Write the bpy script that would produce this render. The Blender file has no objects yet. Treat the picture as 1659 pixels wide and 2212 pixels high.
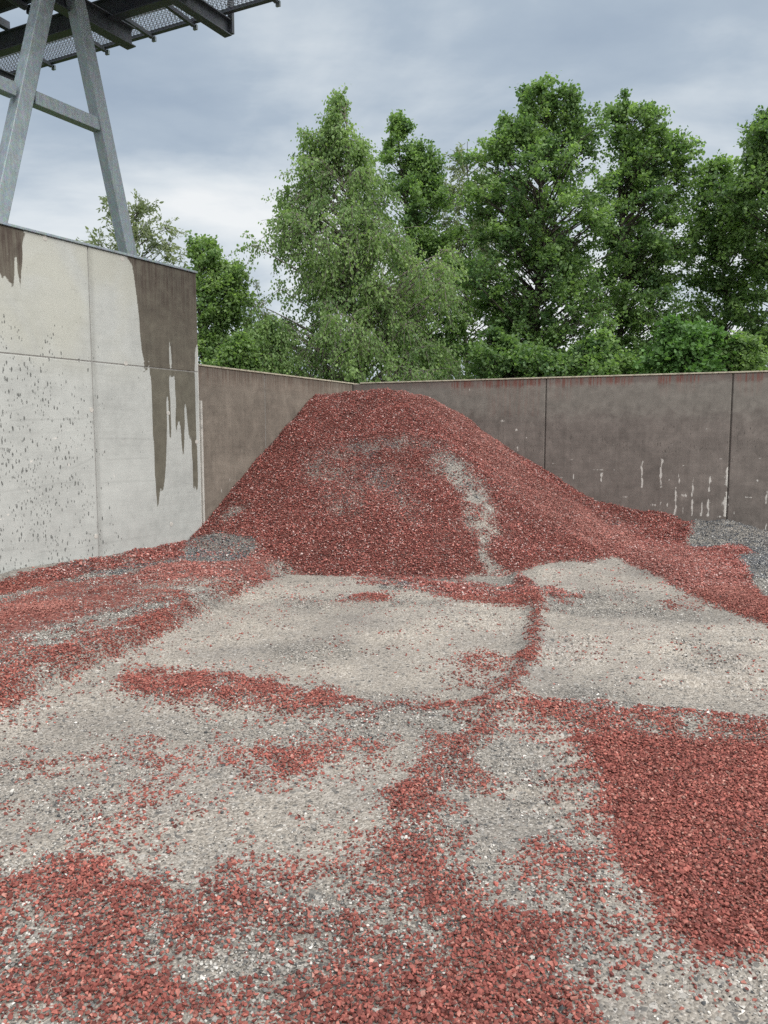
import bpy, bmesh, math, random
import numpy as np
from mathutils import Vector
rng = np.random.default_rng(7)
random.seed(7)
scn = bpy.context.scene
col = scn.collection
PI = math.pi

# ------------------------------------------------------------------ camera numbers (taped off the photograph)
FPX, CX, CY, HOR, EYE = 1650.0, 829.5, 1106.0, 940.0, 1.6
PITCH = math.atan((CY - HOR) / FPX)
CP, SP = math.cos(PITCH), math.sin(PITCH)

def ray(px, py):
    X = (px - CX) / FPX; Y = (CY - py) / FPX
    return np.array([X, CP + Y * SP, -SP + Y * CP])
def at_y(px, py, y):
    d = ray(px, py); return np.array([0, 0, EYE]) + d * (y / d[1])
def at_z(px, py, z):
    d = ray(px, py); return np.array([0, 0, EYE]) + d * ((z - EYE) / d[2])

# ------------------------------------------------------------------ generic mesh helpers
def mesh_np(name, V, F, mat, parent=None, attrs=None, smooth=False, mats=None, matidx=None):
    """V (n,3), F (m,k) constant k"""
    me = bpy.data.meshes.new(name)
    V = np.ascontiguousarray(V, np.float32); F = np.ascontiguousarray(F, np.int32)
    m, k = F.shape
    me.vertices.add(len(V)); me.vertices.foreach_set('co', V.ravel())
    me.loops.add(m * k); me.loops.foreach_set('vertex_index', F.ravel())
    me.polygons.add(m); me.polygons.foreach_set('loop_start', np.arange(0, m * k, k, dtype=np.int32))
    me.polygons.foreach_set('use_smooth', np.full(m, smooth, bool))
    me.update(calc_edges=True)
    for nm, a in (attrs or {}).items():
        a = np.ascontiguousarray(a, np.float32)
        if a.ndim == 1:
            me.attributes.new(nm, 'FLOAT', 'POINT').data.foreach_set('value', a)
        else:
            me.attributes.new(nm, 'FLOAT_COLOR', 'POINT').data.foreach_set('color', a.ravel())
    o = bpy.data.objects.new(name, me); col.objects.link(o)
    for mm in (mats or [mat]): me.materials.append(mm)
    if parent: o.parent = parent
    return o

class MB:
    def __init__(s): s.bm = bmesh.new()
    def beam(s, p, q, w, h, up=(0, 0, 1), taper=1.0):
        p = Vector(p); q = Vector(q); a = (q - p).normalized()
        side = a.cross(Vector(up)).normalized(); u = side.cross(a).normalized()
        vs = []
        for c, k in ((p, 1.0), (q, taper)):
            for sx, sy in ((-1, -1), (1, -1), (1, 1), (-1, 1)):
                vs.append(s.bm.verts.new(c + side * (sx * w / 2 * k) + u * (sy * h / 2 * k)))
        for f in ((3, 2, 1, 0), (4, 5, 6, 7), (0, 1, 5, 4), (1, 2, 6, 5), (2, 3, 7, 6), (3, 0, 4, 7)):
            s.bm.faces.new([vs[i] for i in f])
        return s
    def ibeam(s, p, q, w, h, t=.014, up=(0, 0, 1)):
        p = Vector(p); q = Vector(q); U = Vector(up).normalized()
        s.beam(p + U * (h / 2 - t / 2), q + U * (h / 2 - t / 2), w, t, up)
        s.beam(p - U * (h / 2 - t / 2), q - U * (h / 2 - t / 2), w, t, up)
        s.beam(p, q, t, h - 2 * t - .001, up); return s
    def tube(s, pts, rads, n=6):
        rings = []
        for i, (p, r) in enumerate(zip(pts, rads)):
            p = Vector(p)
            a = Vector(pts[min(i + 1, len(pts) - 1)]) - Vector(pts[max(i - 1, 0)])
            a.normalize()
            x = a.cross(Vector((.31, .94, .12))).normalized(); y = a.cross(x)
            rings.append([s.bm.verts.new(p + (x * math.cos(2 * PI * k / n) + y * math.sin(2 * PI * k / n)) * r) for k in range(n)])
        for A, B in zip(rings, rings[1:]):
            for k in range(n):
                s.bm.faces.new((A[k], A[(k + 1) % n], B[(k + 1) % n], B[k]))
        s.bm.faces.new(rings[0][::-1]); s.bm.faces.new(rings[-1]); return s
    def build(s, name, mat, parent=None, bevel=0, smooth=False):
        bmesh.ops.recalc_face_normals(s.bm, faces=s.bm.faces[:])
        if bevel:
            bmesh.ops.bevel(s.bm, geom=s.bm.edges[:], offset=bevel, segments=2, affect='EDGES', profile=.5)
        me = bpy.data.meshes.new(name); s.bm.to_mesh(me); s.bm.free()
        if smooth:
            for f in me.polygons: f.use_smooth = True
        o = bpy.data.objects.new(name, me); col.objects.link(o); me.materials.append(mat)
        if parent: o.parent = parent
        return o

def empty(name, loc=(0, 0, 0)):
    o = bpy.data.objects.new(name, None); col.objects.link(o); o.location = loc; o.empty_display_size = .3; return o
def tag(o, label=None, cat=None, group=None, kind=None):
    for k, v in (('label', label), ('category', cat), ('group', group), ('kind', kind)):
        if v: o[k] = v
    return o
def adopt(root, parts):
    """parts were modelled in world space: keep them where they stand under the thing's base point"""
    for p in parts:
        p.parent = root; p.matrix_parent_inverse.identity(); p.location = Vector(p.location) - root.location

# ------------------------------------------------------------------ node helpers
def new_mat(name):
    m = bpy.data.materials.new(name); m.use_nodes = True
    nt = m.node_tree; b = nt.nodes['Principled BSDF']; return m, nt, b
class NT:
    def __init__(s, nt): s.nt = nt
    def n(s, t, ins=None, **kw):
        nd = s.nt.nodes.new(t)
        for k, v in kw.items(): setattr(nd, k, v)
        for k, v in (ins or {}).items():
            if isinstance(v, bpy.types.NodeSocket): s.nt.links.new(v, nd.inputs[k])
            else: nd.inputs[k].default_value = v
        return nd
    def math(s, op, a, b=0.0, c=None, clamp=False):
        ins = {0: a, 1: b}
        if c is not None: ins[2] = c
        return s.n('ShaderNodeMath', ins, operation=op, use_clamp=clamp).outputs[0]
    def attr(s, name): return s.n('ShaderNodeAttribute', attribute_name=name)
    def ramp(s, fac, stops, interp='LINEAR'):
        nd = s.n('ShaderNodeValToRGB', {0: fac}); cr = nd.color_ramp; cr.interpolation = interp
        while len(cr.elements) < len(stops): cr.elements.new(.5)
        for e, (p, c) in zip(cr.elements, stops):
            e.position = p; e.color = (*c, 1) if len(c) == 3 else c
        return nd.outputs[0]
    def mix(s, f, a, b, mode='MIX'):
        nd = s.n('ShaderNodeMix', data_type='RGBA', blend_type=mode)
        for k, v in ((0, f), (6, a), (7, b)):
            if isinstance(v, bpy.types.NodeSocket): s.nt.links.new(v, nd.inputs[k])
            else: nd.inputs[k].default_value = v if k == 0 else (*v, 1)
        return nd.outputs[2]
    def noise(s, vec, scale, detail=4, rough=.55, dist=0):
        return s.n('ShaderNodeTexNoise', {'Vector': vec, 'Scale': scale, 'Detail': detail, 'Roughness': rough, 'Distortion': dist}).outputs[0]
    def mapping(s, vec, scale): return s.n('ShaderNodeMapping', {'Vector': vec, 'Scale': scale}).outputs[0]
    def step(s, v, lo, hi): return s.n('ShaderNodeMapRange', {'Value': v, 'From Min': lo, 'From Max': hi}, interpolation_type='SMOOTHSTEP').outputs[0]

def steel_mat(name, base, rough, metal, streak=.25):
    m, nt, b = new_mat(name); T = NT(nt)
    P = T.n('ShaderNodeTexCoord').outputs['Object']
    n1 = T.noise(P, 9, 5); n2 = T.noise(T.mapping(P, (14, 14, 1.2)), 3, 4)
    sp = T.n('ShaderNodeTexVoronoi', {'Vector': P, 'Scale': 38}).outputs['Color']
    f = T.math('ADD', T.math('MULTIPLY', n1, .6), T.math('MULTIPLY', n2, .6))
    d = tuple(c * (1 - streak) for c in base); l = tuple(min(1, c * (1 + streak)) for c in base)
    c = T.ramp(f, [(.35, d), (.8, l)])
    c = T.mix(.10, c, sp, 'OVERLAY')
    nt.links.new(c, b.inputs['Base Color'])
    b.inputs['Metallic'].default_value = metal
    r = T.ramp(n1, [(.3, (rough - .12,) * 3), (.75, (rough + .12,) * 3)]); nt.links.new(r, b.inputs['Roughness'])
    bp = T.n('ShaderNodeBump', {'Height': n1, 'Strength': .06, 'Distance': .01}); nt.links.new(bp.outputs[0], b.inputs['Normal'])
    return m
M_GALV = steel_mat('galvanised_steel', (.235, .285, .315), .5, .3)
M_DARK = steel_mat('dark_steel', (.055, .065, .08), .55, .2)
M_GRATE = steel_mat('grating_steel', (.10, .115, .13), .5, .3)
M_BELT = steel_mat('rubber_belt', (.022, .022, .026), .7, 0)

# ------------------------------------------------------------------ walls in plan
d1 = ray(1815, 940); d1[2] = 0; d1 /= np.linalg.norm(d1)
nW = np.array([d1[1], -d1[0], 0])                    # normal of the tall wall, into the yard
P0 = at_y(0, 900, 7.6); P0[2] = 0
def on_plane(px, py, p0, n):
    d = ray(px, py); o = np.array([0, 0, EYE]); return o + d * (np.dot(np.array(p0) - o, n) / np.dot(d, n))
tall_end = on_plane(424, 600, P0, nW)
H1 = on_plane(0, 485, P0, nW)[2]
HJ = on_plane(0, 762, P0, nW)[2]
A = on_plane(429, 790, P0 - nW * .04, nW); H2 = A[2]
C = at_z(762, 830, H2); E = at_z(1659, 804, H2)
A2 = np.array([A[0], A[1], 0]); C2 = np.array([C[0], C[1], 0]); E2 = np.array([E[0], E[1], 0])
dS = (C2 - A2) / np.linalg.norm(C2 - A2); nS = np.array([dS[1], -dS[0], 0])
dB = (E2 - C2) / np.linalg.norm(E2 - C2); nB = np.array([dB[1], -dB[0], 0])
if nB[1] > 0: nB = -nB
TW0 = P0 - d1 * 4.5                                   # the tall wall starts outside the frame on the left
TW_LEN = float(np.dot(tall_end - TW0, d1))
def yard(x, y, off=0.0):
    """True inside the bay (right of the left walls, in front of the back wall)"""
    a = (x - P0[0]) * nW[0] + (y - P0[1]) * nW[1] > off
    s = (x - A2[0]) * nS[0] + (y - A2[1]) * nS[1] > off
    b = (x - C2[0]) * nB[0] + (y - C2[1]) * nB[1] > off
    t = (x - tall_end[0]) * d1[0] + (y - tall_end[1]) * d1[1]
    return np.where(t < 0, a, s) & b

# ------------------------------------------------------------------ plan raster of the bay floor: heights and gravel kinds
RX0, RY0, RES, RW, RH = -9.0, 0.4, .02, 900, 735
gx = RX0 + RES * np.arange(RW); gy = RY0 + RES * np.arange(RH)
GX, GY = np.meshgrid(gx, gy)
def inside(poly, X, Y):
    r = np.zeros(X.shape, bool); n = len(poly)
    for i in range(n):
        x0, y0 = poly[i][:2]; x1, y1 = poly[(i + 1) % n][:2]
        if y0 == y1: continue
        c = (Y >= min(y0, y1)) & (Y < max(y0, y1))
        r ^= c & (X < (x1 - x0) * (Y - y0) / (y1 - y0) + x0)
    return r
def blur(a, m, passes=2):
    k = max(1, int(round(m / RES)))
    for _ in range(passes):
        for ax in (0, 1):
            p = np.pad(a, [(k + 1, k) if i == ax else (0, 0) for i in (0, 1)], mode='edge')
            c = np.cumsum(p, axis=ax, dtype=np.float64)
            n = a.shape[ax]
            hi = np.take(c, range(2 * k + 1, 2 * k + 1 + n), axis=ax); lo = np.take(c, range(0, n), axis=ax)
            a = (hi - lo) / (2 * k + 1)
    return a
def field(m, seed):
    r = np.random.default_rng(seed).random((RH, RW)); f = blur(r, m); f = (f - f.mean()) / f.std(); return f
def sample(a, x, y):
    fx = np.clip((np.asarray(x) - RX0) / RES, 0, RW - 1.001); fy = np.clip((np.asarray(y) - RY0) / RES, 0, RH - 1.001)
    ix = fx.astype(int); iy = fy.astype(int); tx = fx - ix; ty = fy - iy
    return (a[iy, ix] * (1 - tx) + a[iy, ix + 1] * tx) * (1 - ty) + (a[iy + 1, ix] * (1 - tx) + a[iy + 1, ix + 1] * tx) * ty
def seg_field(pts, slope):
    """cones of one slope hung from a crest polyline of (x, y, z)"""
    h = np.full(GX.shape, -9.0)
    for a, b in zip(pts, pts[1:]):
        for t in np.linspace(0, 1, 9):
            q = a + (b - a) * t
            h = np.maximum(h, q[2] - slope * np.hypot(GX - q[0], GY - q[1]))
    return h
def ridge(pts, hgt, wid):
    d = np.full(GX.shape, 9.0)
    for a, b in zip(pts, pts[1:]):
        L2 = (b[0] - a[0]) ** 2 + (b[1] - a[1]) ** 2
        t = np.clip(((GX - a[0]) * (b[0] - a[0]) + (GY - a[1]) * (b[1] - a[1])) / L2, 0, 1)
        d = np.minimum(d, np.hypot(GX - a[0] - t * (b[0] - a[0]), GY - a[1] - t * (b[1] - a[1])))
    return hgt * np.exp(-(d / wid) ** 2)
def smax(a, b, k):
    h = np.clip(.5 + .5 * (a - b) / k, 0, 1); return b + (a - b) * h + k * h * (1 - h)
f0 = lambda *pts: [at_z(x, y, .05)[:2] for x, y in pts]

n60, n25, n08, n04 = field(.35, 1), field(.14, 2), field(.05, 3), field(.02, 4)
berm = blur(inside(f0((-700, 1900), (0, 1522), (130, 1462), (300, 1385), (450, 1310), (560, 1250), (600, 1220), (560, 1150), (430, 1130), (0, 1190), (-700, 1400)), GX, GY).astype(float), .035)
dW = (GX - P0[0]) * nW[0] + (GY - P0[1]) * nW[1]
ground_h = .14 * berm + .09 * np.exp(-(np.clip(dW, 0, 9) / .28) ** 2) * (GY < 11) * (GY > 4)
rise = blur(inside(f0((1130, 1250), (1310, 1206), (1360, 1210), (1430, 1245), (1510, 1290), (1659, 1345), (2100, 1500), (2500, 1250), (1700, 1100), (1200, 1100)), GX, GY).astype(float), .14)
ground_h += .09 * rise
ground_h += ridge(f0((1115, 1240), (1150, 1268), (1168, 1310), (1162, 1360), (1140, 1420), (1100, 1500)), .055, .10)
ground_h += ridge(f0((1100, 1500), (1060, 1540), (960, 1680), (860, 1790)), .035, .22)
ground_h += ridge(f0((250, 1470), (400, 1490), (600, 1500), (800, 1530), (1080, 1520)), .03, .2)
ground_h += ridge(f0((1130, 1500), (1300, 1540), (1659, 1570), (2000, 1590)), .035, .25)
ground_h += ridge(f0((560, 1640), (650, 1650)), .015, .25)
for pts in ([(960, 1285), (1140, 1290), (1140, 1345), (930, 1350)], [(1170, 1320), (1300, 1320), (1300, 1420), (1170, 1420)], [(1440, 1370), (1659, 1370), (1659, 1470), (1450, 1470)], [(1140, 1470), (1420, 1480), (1420, 1530), (1140, 1520)], [(1080, 1560), (1290, 1570), (1310, 1780), (1080, 1760)], [(430, 1270), (560, 1265), (520, 1300), (400, 1310)]):
    m = blur(inside(f0(*pts), GX, GY).astype(float), .12)          # tyre lug prints
    ground_h += m * .019 * np.clip(np.sin(GY * 2 * PI / .145 + .8 * n60 + 1.5 * np.sin(GX * 3)) * 1.6, -1, 1) * (.6 + .4 * np.clip(n25, -1, 1))
ground_h += .012 * n60 + .005 * n25 + .002 * n08

# the heap against the corner
L = on_plane(680, 852, A2, nS); R = on_plane(985, 890, C2, nB)
crest = [L, at_y(735, 846, 12.75), at_y(800, 843, 12.7), at_y(860, 845, 12.6), at_y(920, 856, 12.55), R]
crest = [np.array(c) for c in crest]
bench = [np.array(c) for c in (at_y(690, 985, 11.25), at_y(745, 950, 11.45), at_y(820, 938, 11.5), at_y(900, 938, 11.45), at_y(960, 955, 11.3), at_y(1010, 985, 11.1))]
pile_h = smax(seg_field(crest, .655), seg_field(bench, .56), .10)
toeR = [np.array(on_plane(x, y, C2, nB)) for x, y in ((1180, 1030), (1290, 1082), (1400, 1106), (1445, 1112))]
pile_h = smax(pile_h, seg_field(toeR, .46), .10)
pile_h += .03 * n60 * (pile_h < 2) + .014 * n25 + .006 * n08
mnd = [np.array(on_plane(x, y, C2, nB)) for x, y in ((1505, 1124), (1580, 1128), (1659, 1148), (1760, 1185))]
mound_h = seg_field(mnd, .27) + .02 * n25 + .008 * n08
outside_yard = ~yard(GX, GY, -.12)
pile_h[outside_yard] = -9; mound_h[outside_yard] = -9
ZC = np.maximum(np.maximum(ground_h, pile_h), mound_h)
# flatten the raster's rim so that it meets the plain around it
rim = np.clip(np.minimum.reduce([GX - RX0, RX0 + RES * (RW - 1) - GX, GY - RY0, RY0 + RES * (RH - 1) - GY]) / 1.0, 0, 1)
ground_h *= rim

def trace(px, py):  # gravel outlines are image pixels, projected from the camera onto the floor heights
    d = ray(px, py)
    t = np.arange(.8, 22, .01); p = np.array([0, 0, EYE])[None] + d[None] * t[:, None]
    zz = sample(ZC, p[:, 0], p[:, 1]); k = np.argmax(p[:, 2] < zz)
    if p[k, 2] < zz[k]: return p[k, :2]
    return at_z(px, max(py, HOR + 60), 0)[:2]
def region(pts, soft=.05):
    return blur(inside([trace(*p) for p in pts], GX, GY).astype(float), soft)
def lay(base, m, v): return base * (1 - m) + v * m

RED = np.zeros((RH, RW)); GREY = np.full((RH, RW), .03); RFINE = np.zeros((RH, RW)); PALE = np.full((RH, RW), .25)
def area(pts, soft=.06, red=None, grey=None, rf=None, pale=None):
    global RED, GREY, RFINE, PALE
    m = region(pts, soft)
    if red is not None: RED = lay(RED, m, red)
    if grey is not None: GREY = lay(GREY, m, grey)
    if rf is not None: RFINE = lay(RFINE, m, rf)
    if pale is not None: PALE = lay(PALE, m, pale)
# left bank
area([(-600, 1400), (0, 1255), (210, 1205), (400, 1150), (450, 1120), (620, 1215), (560, 1255), (450, 1312), (300, 1387), (130, 1464), (0, 1525), (-600, 1800)], .05, red=.55, grey=.45, rf=.45)
area([(-600, 1450), (0, 1292), (200, 1245), (400, 1205), (600, 1222), (560, 1245), (330, 1290), (150, 1345), (0, 1400), (-600, 1600)], .05, red=.30, grey=.20, rf=.95, pale=.4)
area([(300, 1262), (420, 1248), (520, 1262), (400, 1290), (300, 1300)], .1, red=.2, grey=.25, rf=.45, pale=.8)
area([(-300, 1520), (0, 1385), (160, 1340), (330, 1290), (520, 1262), (560, 1270), (420, 1310), (250, 1345), (100, 1400), (0, 1440)], .06, red=.32, grey=.75, rf=.2)
area([(-300, 1330), (0, 1258), (210, 1207), (330, 1186), (420, 1150), (410, 1200), (210, 1238), (0, 1288)], .03, red=.85, grey=.5, rf=.8)
area([(0, 1288), (210, 1238), (390, 1206), (380, 1212), (210, 1248), (0, 1300)], .03, red=.25, grey=.75, rf=.3)
# scraped lanes: fines
area([(615, 1232), (760, 1236), (900, 1245), (1130, 1275), (1148, 1330), (1140, 1385), (1095, 1490), (900, 1510), (700, 1480), (430, 1448), (300, 1440), (250, 1430), (330, 1385), (450, 1325), (540, 1285)], .05, red=.015, grey=.02, rf=0, pale=.85)
area([(620, 1232), (760, 1236), (820, 1262), (700, 1275), (610, 1260)], .08, pale=1.0)
area([(620, 1290), (800, 1290), (1000, 1300), (1000, 1318), (800, 1312), (600, 1315)], .08, grey=.35, pale=.2, rf=.1)
area([(560, 1390), (760, 1380), (760, 1420), (600, 1440)], .1, grey=.2, pale=.1)
area([(800, 1240), (1000, 1243), (1120, 1262), (1150, 1290), (1140, 1312), (1010, 1300), (880, 1268), (780, 1262)], .07, red=.55, grey=.2, rf=.6)
area([(725, 1282), (840, 1280), (835, 1297), (740, 1300)], .06, red=.35, grey=.3, rf=.3)
area([(760, 1250), (860, 1250), (960, 1275), (840, 1275)], .06, red=.25, grey=.45)
area([(1130, 1245), (1300, 1212), (1345, 1212), (1420, 1250), (1510, 1296), (1659, 1352), (2100, 1500), (2100, 1620), (1659, 1548), (1400, 1530), (1250, 1505), (1110, 1500), (1150, 1400), (1165, 1300)], .04, red=.015, grey=.02, rf=0, pale=.8)
area([(1150, 1265), (1300, 1270), (1500, 1300), (1600, 1340), (1500, 1345), (1300, 1330), (1170, 1320)], .1, grey=.30, pale=.15)
area([(1300, 1335), (1500, 1345), (1480, 1400), (1300, 1395)], .09, pale=1.0)
area([(1180, 1265), (1260, 1290), (1240, 1308), (1180, 1290)], .05, red=.4, rf=.3)
area([(1440, 1290), (1530, 1290), (1530, 1312), (1450, 1318)], .06, red=.3, rf=.3)
area([(1450, 1380), (1600, 1380), (1620, 1450), (1470, 1440)], .1, grey=.3, pale=.3)
area([(1110, 1470), (1300, 1470), (1400, 1530), (1200, 1520)], .1, grey=.3, pale=.25)
# red band right of the right lane
area([(1300, 1190), (1345, 1207), (1400, 1235), (1510, 1292), (1659, 1348), (2100, 1500), (2300, 1400), (1659, 1290), (1600, 1200), (1560, 1190), (1490, 1180), (1470, 1110), (1300, 1110)], .035, red=.93, grey=.1, rf=.95)
area([(1590, 1200), (1659, 1290), (2200, 1420), (2200, 1250), (1659, 1150), (1490, 1115), (1485, 1180), (1560, 1190)], .03, red=.0, grey=.97, rf=0, pale=.1)
area([(1540, 1182), (1600, 1178), (1620, 1195), (1560, 1200)], .04, red=.9, grey=.2, rf=.9)
# mid windrow
area([(1105, 1240), (1145, 1255), (1172, 1295), (1173, 1340), (1152, 1405), (1112, 1505), (1070, 1505), (1110, 1440), (1140, 1390), (1150, 1320), (1135, 1285), (1100, 1262)], .035, red=.88, grey=.4, rf=.6)
area([(1000, 1425), (1095, 1405), (1100, 1500), (1010, 1490)], .10, red=.36, grey=.3, rf=.15)
# foreground
area([(-600, 1900), (0, 1528), (150, 1470), (300, 1440), (430, 1450), (900, 1512), (900, 1620), (860, 1720), (830, 1800), (640, 1900), (420, 1945), (200, 1880), (0, 1880), (-600, 2200)], .05, red=.04, grey=.07, rf=.0, pale=.65)
area([(-400, 1800), (0, 1620), (300, 1610), (420, 1680), (380, 1780), (250, 1880), (0, 1880), (-400, 2000)], .15, red=.20, grey=.25)
area([(350, 1560), (650, 1530), (900, 1590), (820, 1660), (500, 1620)], .12, red=.12, grey=.34, pale=.3)
area([(240, 1445), (430, 1455), (520, 1480), (480, 1505), (380, 1508), (290, 1500), (285, 1475)], .11, red=.56, grey=.4, rf=.2)
area([(430, 1455), (700, 1482), (900, 1512), (1090, 1505), (1080, 1550), (900, 1575), (700, 1545), (480, 1520)], .09, red=.44, grey=.5, rf=.15)
area([(540, 1630), (640, 1612), (690, 1640), (670, 1680), (560, 1690), (500, 1670)], .11, red=.60, grey=.25, rf=.2)
area([(1090, 1510), (1260, 1560), (1310, 1700), (1330, 1850), (1400, 1960), (1440, 2040), (1530, 2080), (1659, 2040), (2000, 2000), (2000, 2500), (1230, 2500), (1250, 2212), (1250, 2060), (1130, 1990), (1000, 1900), (940, 1800), (1000, 1700), (1050, 1620)], .06, red=.32, grey=.30, rf=.05, pale=.5)
area([(1040, 1600), (1200, 1560), (1280, 1700), (1290, 1800), (1150, 1860), (1040, 1800)], .12, red=.12, grey=.28, pale=.5)
area([(1260, 2130), (1350, 2090), (1530, 2085), (1659, 2045), (2000, 2000), (2000, 2500), (1240, 2500)], .06, red=.03, grey=.15, pale=.5)
area([(1000, 1545), (1090, 1515), (1075, 1580), (1030, 1660), (985, 1740), (940, 1810), (1000, 1905), (1130, 1995), (1250, 2060), (1250, 2212), (1230, 2500), (-300, 2700), (-300, 1950), (0, 1890), (200, 1885), (400, 1950), (520, 1870), (620, 1905), (700, 1905), (830, 1805), (865, 1715), (930, 1640)], .07, red=.74, grey=.5, rf=.2)
area([(0, 1880), (220, 1890), (420, 1950), (350, 2010), (150, 1960), (0, 1950)], .1, red=.5, grey=.4)
area([(60, 2080), (330, 2010), (640, 1990), (720, 2040), (560, 2120), (420, 2212), (100, 2212)], .14, red=.56, grey=.6, rf=.1)
area([(660, 2030), (900, 1960), (1150, 2000), (1180, 2080), (1000, 2110), (800, 2090)], .12, red=.62, grey=.6, rf=.1)
area([(700, 2110), (1180, 2100), (1240, 2300), (500, 2400)], .1, red=.95, grey=.3, rf=.5)
area([(1110, 1510), (1250, 1510), (1659, 1550), (2200, 1620), (2200, 1720), (1659, 1610), (1420, 1590), (1260, 1600)], .05, red=.42, grey=.75, rf=.15)
area([(1250, 1590), (1420, 1585), (1659, 1600), (2300, 1700), (2300, 1950), (1659, 2030), (1530, 2072), (1440, 2030), (1395, 1950), (1335, 1850), (1312, 1720), (1290, 1640)], .04, red=.985, grey=.12, rf=.85)
area([(602, 1222), (560, 1257), (450, 1314), (300, 1389), (130, 1466), (0, 1527), (-300, 1650), (-300, 1590), (0, 1488), (130, 1432), (300, 1358), (450, 1288), (545, 1240)], .025, red=.72, grey=.9, rf=.4)
# heap
pile_on = (pile_h > ground_h)
hp = blur(pile_on.astype(float), .05)
hm = np.where(hp > .45, 1.0, 0.0); hm = blur(hm, .03)
RED = lay(RED, hm, .97); GREY = lay(GREY, hm, .22); RFINE = lay(RFINE, hm, .95); PALE = lay(PALE, hm, .2)
area([(640, 985), (760, 945), (900, 940), (1010, 975), (960, 990), (900, 965), (780, 985), (680, 1030)], .10, red=.5, grey=.6, rf=.5)
area([(690, 1000), (740, 985), (780, 1000), (790, 1070), (700, 1070)], .10, red=.45, grey=.45, rf=.3, pale=.7)
area([(640, 1010), (850, 1000), (900, 1060), (860, 1110), (700, 1110)], .16, red=.68, grey=.5, rf=.6)
area([(905, 990), (975, 972), (1035, 1008), (1052, 1060), (1072, 1110), (1055, 1140), (1026, 1120), (1000, 1062), (955, 1035)], .09, red=.30, grey=.5, rf=.2, pale=.45)
area([(1035, 1120), (1058, 1125), (1062, 1160), (1052, 1200), (1100, 1240), (1118, 1258), (1080, 1245), (1034, 1212), (1036, 1165)], .05, red=.30, grey=.35, rf=.2, pale=.5)
area([(1000, 1080), (1040, 1090), (1090, 1150), (1060, 1170), (1010, 1140)], .07, red=.5, grey=.55, rf=.4)
area([(1020, 1010), (1090, 1030), (1120, 1060), (1060, 1070)], .1, red=.6, grey=.5, rf=.5)
area([(395, 1168), (470, 1150), (550, 1160), (562, 1185), (540, 1205), (470, 1215), (395, 1212)], .04, red=.05, grey=.98, rf=.1, pale=.15)
area([(470, 1108), (520, 1085), (545, 1100), (490, 1125)], .06, red=.55, grey=.7, rf=.5)
area([(560, 1215), (600, 1205), (640, 1232), (590, 1250)], .05, red=.3, grey=.6, rf=.3)
area([(1590, 1200), (1659, 1290), (2200, 1420), (2200, 1250), (1659, 1130), (1600, 1105), (1492, 1100), (1492, 1178), (1560, 1190)], .03, red=.0, grey=.97, rf=0, pale=.1)
area([(1540, 1182), (1600, 1178), (1620, 1195), (1560, 1200)], .04, red=.9, grey=.2, rf=.9)
area([(1300, 1110), (1420, 1125), (1400, 1150), (1290, 1140)], .1, red=.75, grey=.6, rf=.7)
DUST = np.zeros((RH, RW))
DUST = np.maximum(DUST, .75 * region([(850, 850), (930, 858), (1120, 1005), (1330, 1125), (1400, 1175), (1290, 1195), (1150, 1110), (1010, 965)], .15))
DUST = np.maximum(DUST, .6 * region([(-600, 1450), (0, 1292), (200, 1245), (400, 1205), (600, 1222), (560, 1245), (330, 1290), (150, 1345), (0, 1400), (-600, 1600)], .08))
DUST = np.maximum(DUST, .5 * region([(1300, 1180), (1480, 1180), (1600, 1240), (1659, 1330), (1500, 1290), (1345, 1207)], .08))
DUST = np.clip(DUST * (1 + .25 * n25), 0, 1)
R2 = np.clip(RED + (.20 * n25 + .22 * n08 + .12 * n60) * (4 * RED * (1 - RED)), 0, 1)
G2 = np.clip(GREY + (.14 * field(.12, 21) + .12 * field(.05, 22)) * (4 * GREY * (1 - GREY)) ** .7, 0, 1)
RF2 = np.clip(np.maximum(RFINE, .32 * R2) + .1 * n25 * (RFINE > .05), 0, 1)
PL2 = np.clip(PALE + .14 * n60 + .10 * n25, 0, 1)

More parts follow.
